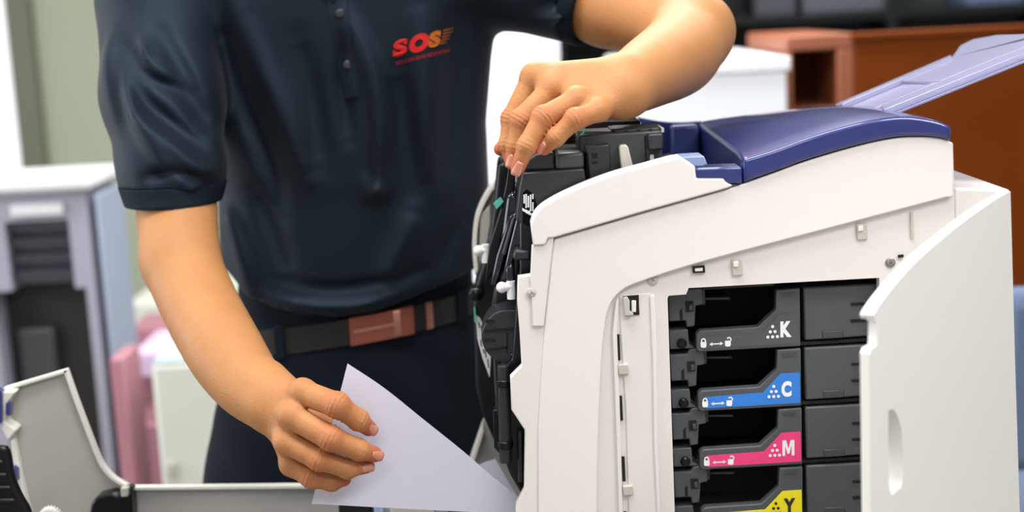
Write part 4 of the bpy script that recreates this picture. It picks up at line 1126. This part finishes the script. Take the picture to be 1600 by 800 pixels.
# chest print
def lg(a, b, s=math.radians(14)):
    return 612 + a * math.cos(s) + b * math.sin(s) * .4, 98 - a * math.sin(s) - b * math.cos(s)
def chest(name, shapes, m, lab):
    bm = bmesh.new()
    for v, f in shapes:
        add_mesh(bm, [shirt_hit(*lg(a, b), .0012) for a, b in v], f)
    o = link(name, bm_mesh(bm), m, SH, 0); o['label'] = lab
v1, f1 = text2d('S', 27, .055, 1.0); k = 24 / v1[:, 0].max(); v1 = [(a * k, b + 8) for a, b in v1]
ring = ([(42 + 15.5 * math.cos(t) * s_, 21.5 + 15 * math.sin(t) * s_) for s_ in (1, .40) for t in np.linspace(0, 2 * math.pi, 28, endpoint=False)],
        [(i, (i + 1) % 28, 28 + (i + 1) % 28, 28 + i) for i in range(28)])
chest('logo', [(v1, f1), ring], M['logo_red'], 'red letters S and O on the chest')
v2, f2 = text2d('S', 26, .07, 1.0); k = 19 / v2[:, 0].max()
dots = []
for i in range(7):
    for j in range(5):
        if i < 3 + j % 2 + j // 2: dots.append(disc2d(78 + i * 3.2 + j * .7, 12 + j * 5, 1.5 - i * .16, 6))
chest('logo', [([(57 + a * k, b + 9) for a, b in v2], f2)] + dots, M['logo_orange'], 'orange letter S breaking into dots')
tl = []; x = 0
rt = random.Random(3)
for i in range(17):
    w_ = rt.choice((3.2, 3.8, 4.4))
    kind = rt.choice('HOENI')
    if kind == 'O': tl += [poly2d([(x, -5), (x + w_, -5), (x + w_, -3.6), (x, -3.6)]), poly2d([(x, 1), (x + w_, 1), (x + w_, -.4), (x, -.4)]), poly2d([(x, -5), (x + 1.2, -5), (x + 1.2, 1), (x, 1)])]
    elif kind == 'I': tl += [poly2d([(x + .8, -5), (x + 2.2, -5), (x + 2.2, 1), (x + .8, 1)])]
    else: tl += [poly2d([(x, -5), (x + 1.2, -5), (x + 1.2, 1), (x, 1)]), poly2d([(x + w_ - 1.2, -5), (x + w_, -5), (x + w_, 1), (x + w_ - 1.2, 1)]), poly2d([(x, -2.6), (x + w_, -2.6), (x + w_, -1.4), (x, -1.4)])]
    x += w_ + 1.3
chest('logo_tagline', [([(6 + a * 88 / x, b - .5) for a, b in v], f) for v, f in tl], M['logo_dark_red'], 'small dark red line of lettering under the logo')
# ------------------------------------------------------------------ trousers, belt, shoes
LX = P(545, 800, .49).x
def trouf(p):
    d = column(p, TS, 0, 2.5); d = np.maximum(d, p[:, 2] - P(560, 380, .49).z)
    for s in (-1, 1):
        hp = Vector((LX + s * .088, .49, .80))
        d = smin(d, cone(p, hp, Vector((LX + s * .098, .475, .46)), .092, .078), .03)
        d = smin(d, np.maximum(cone(p, Vector((LX + s * .098, .475, .46)), Vector((LX + s * .105, .50, .06)), .078, .066), .06 - p[:, 2]), .02)
    near = np.abs(d) < .03
    d = d.copy()
    d[near] += .003 * np.sin(p[near][:, 2] * 55 + p[near][:, 0] * 60) * np.clip((p[near][:, 2] - .5) * 3, .3, 1) * (np.sin(p[near][:, 0] * 31) * .5 + .5)
    return d
me, *_ = nets_mesh([nets(trouf, (-.56, .28, .04), (.10, .68, 1.10), .0065)])
TRO = link('trousers', me, M['trouser'], PT, None); TRO.data.shade_smooth()
def belt_ring(xa, xb, half, out, m, name, parent, n=80, th=.004, full=False):
    c0, c1 = P(597, 508, .39), P(735, 484, .39); slope = (c1.z - c0.z) / (c1.x - c0.x)
    cxm = float(np.interp(c0.z, TS[:, 0], TS[:, 1])); rx = float(np.interp(c0.z, TS[:, 0], TS[:, 2])); cy_ = .49; ry = float(np.interp(c0.z, TS[:, 0], TS[:, 4])); ex = 2.5
    bm = bmesh.new(); ringv = []
    t0, t1 = (0, 2 * math.pi) if full else (xa, xb)
    for i in range(n + (0 if full else 1)):
        t = t0 + (t1 - t0) * i / n; c, s = math.cos(t), math.sin(t); row = []
        for o, zz in ((out, -half), (out + th, -half * .9), (out + th, half * .9), (out, half)):
            X = cxm + (rx + o) * math.copysign(abs(c) ** (2 / ex), c); Y = cy_ + (ry + o) * math.copysign(abs(s) ** (2 / ex), s)
            row.append(bm.verts.new((X, Y, c0.z + slope * (X - c0.x) * (1 if Y < cy_ else .4) + zz)))
        ringv.append(row)
    m_ = len(ringv)
    for i in range(m_ if full else m_ - 1):
        for j in range(4): bm.faces.new((ringv[i][j], ringv[(i + 1) % m_][j], ringv[(i + 1) % m_][(j + 1) % 4], ringv[i][(j + 1) % 4]))
    if not full: bm.faces.new(ringv[0]); bm.faces.new(ringv[-1][::-1])
    return link(name, bm_mesh(bm), m, parent, 40)
hb = R(23, .39)
BELT = belt_ring(0, 0, hb, .001, M['belt'], 'belt', PT, 120, full=True)
def ang_at(x):     # ring angle of the front point under frame column x
    best = None
    c0 = P(597, 508, .39); cxm = float(np.interp(c0.z, TS[:, 0], TS[:, 1])); rx = float(np.interp(c0.z, TS[:, 0], TS[:, 2]))
    u = (P(x, 505, .39).x - cxm) / rx; return -math.acos(math.copysign(min(1, abs(u)) ** 1.25, u))
belt_ring(ang_at(547), ang_at(642), hb * 1.06, .0052, M['buckle'], 'buckle', BELT, 24)
belt_ring(ang_at(553), ang_at(620), hb * .12, .0096, M['copperlight'], 'buckle_bar', BELT, 16, .0008)
belt_ring(ang_at(612), ang_at(622), hb * .9, .0096, M['copperlight'], 'buckle_bar', BELT, 6, .0008)
belt_ring(ang_at(662), ang_at(671), hb * 1.0, .0052, M['copperlight'], 'belt_keeper', BELT, 8, .003)
for x in (432, 708): belt_ring(ang_at(x), ang_at(x + 14), hb * 1.25, .0054, M['trouser'], 'belt_loop', TRO, 8, .003)
for s in (-1, 1):
    def shoef(p, s=s):
        a = Vector((LX + s * .105, .52, .05)); b = Vector((LX + s * .125, .34, .038))
        d = smin(cone(p, a, b, .05, .042), ball(p, a + Vector((0, 0, .03)), .045), .03)
        return np.maximum(d, .001 - p[:, 2])
    c = Vector((LX + s * .115, .43, .05)); me, *_ = nets_mesh([nets(shoef, c - Vector((.09, .2, .06)), c + Vector((.09, .2, .09)), .006)])
    link('shoe', me, M['shoe'], PT, None).data.shade_smooth()
print('tris', sum(len(o.data.polygons) for o in COL.objects if o.type == 'MESH'))
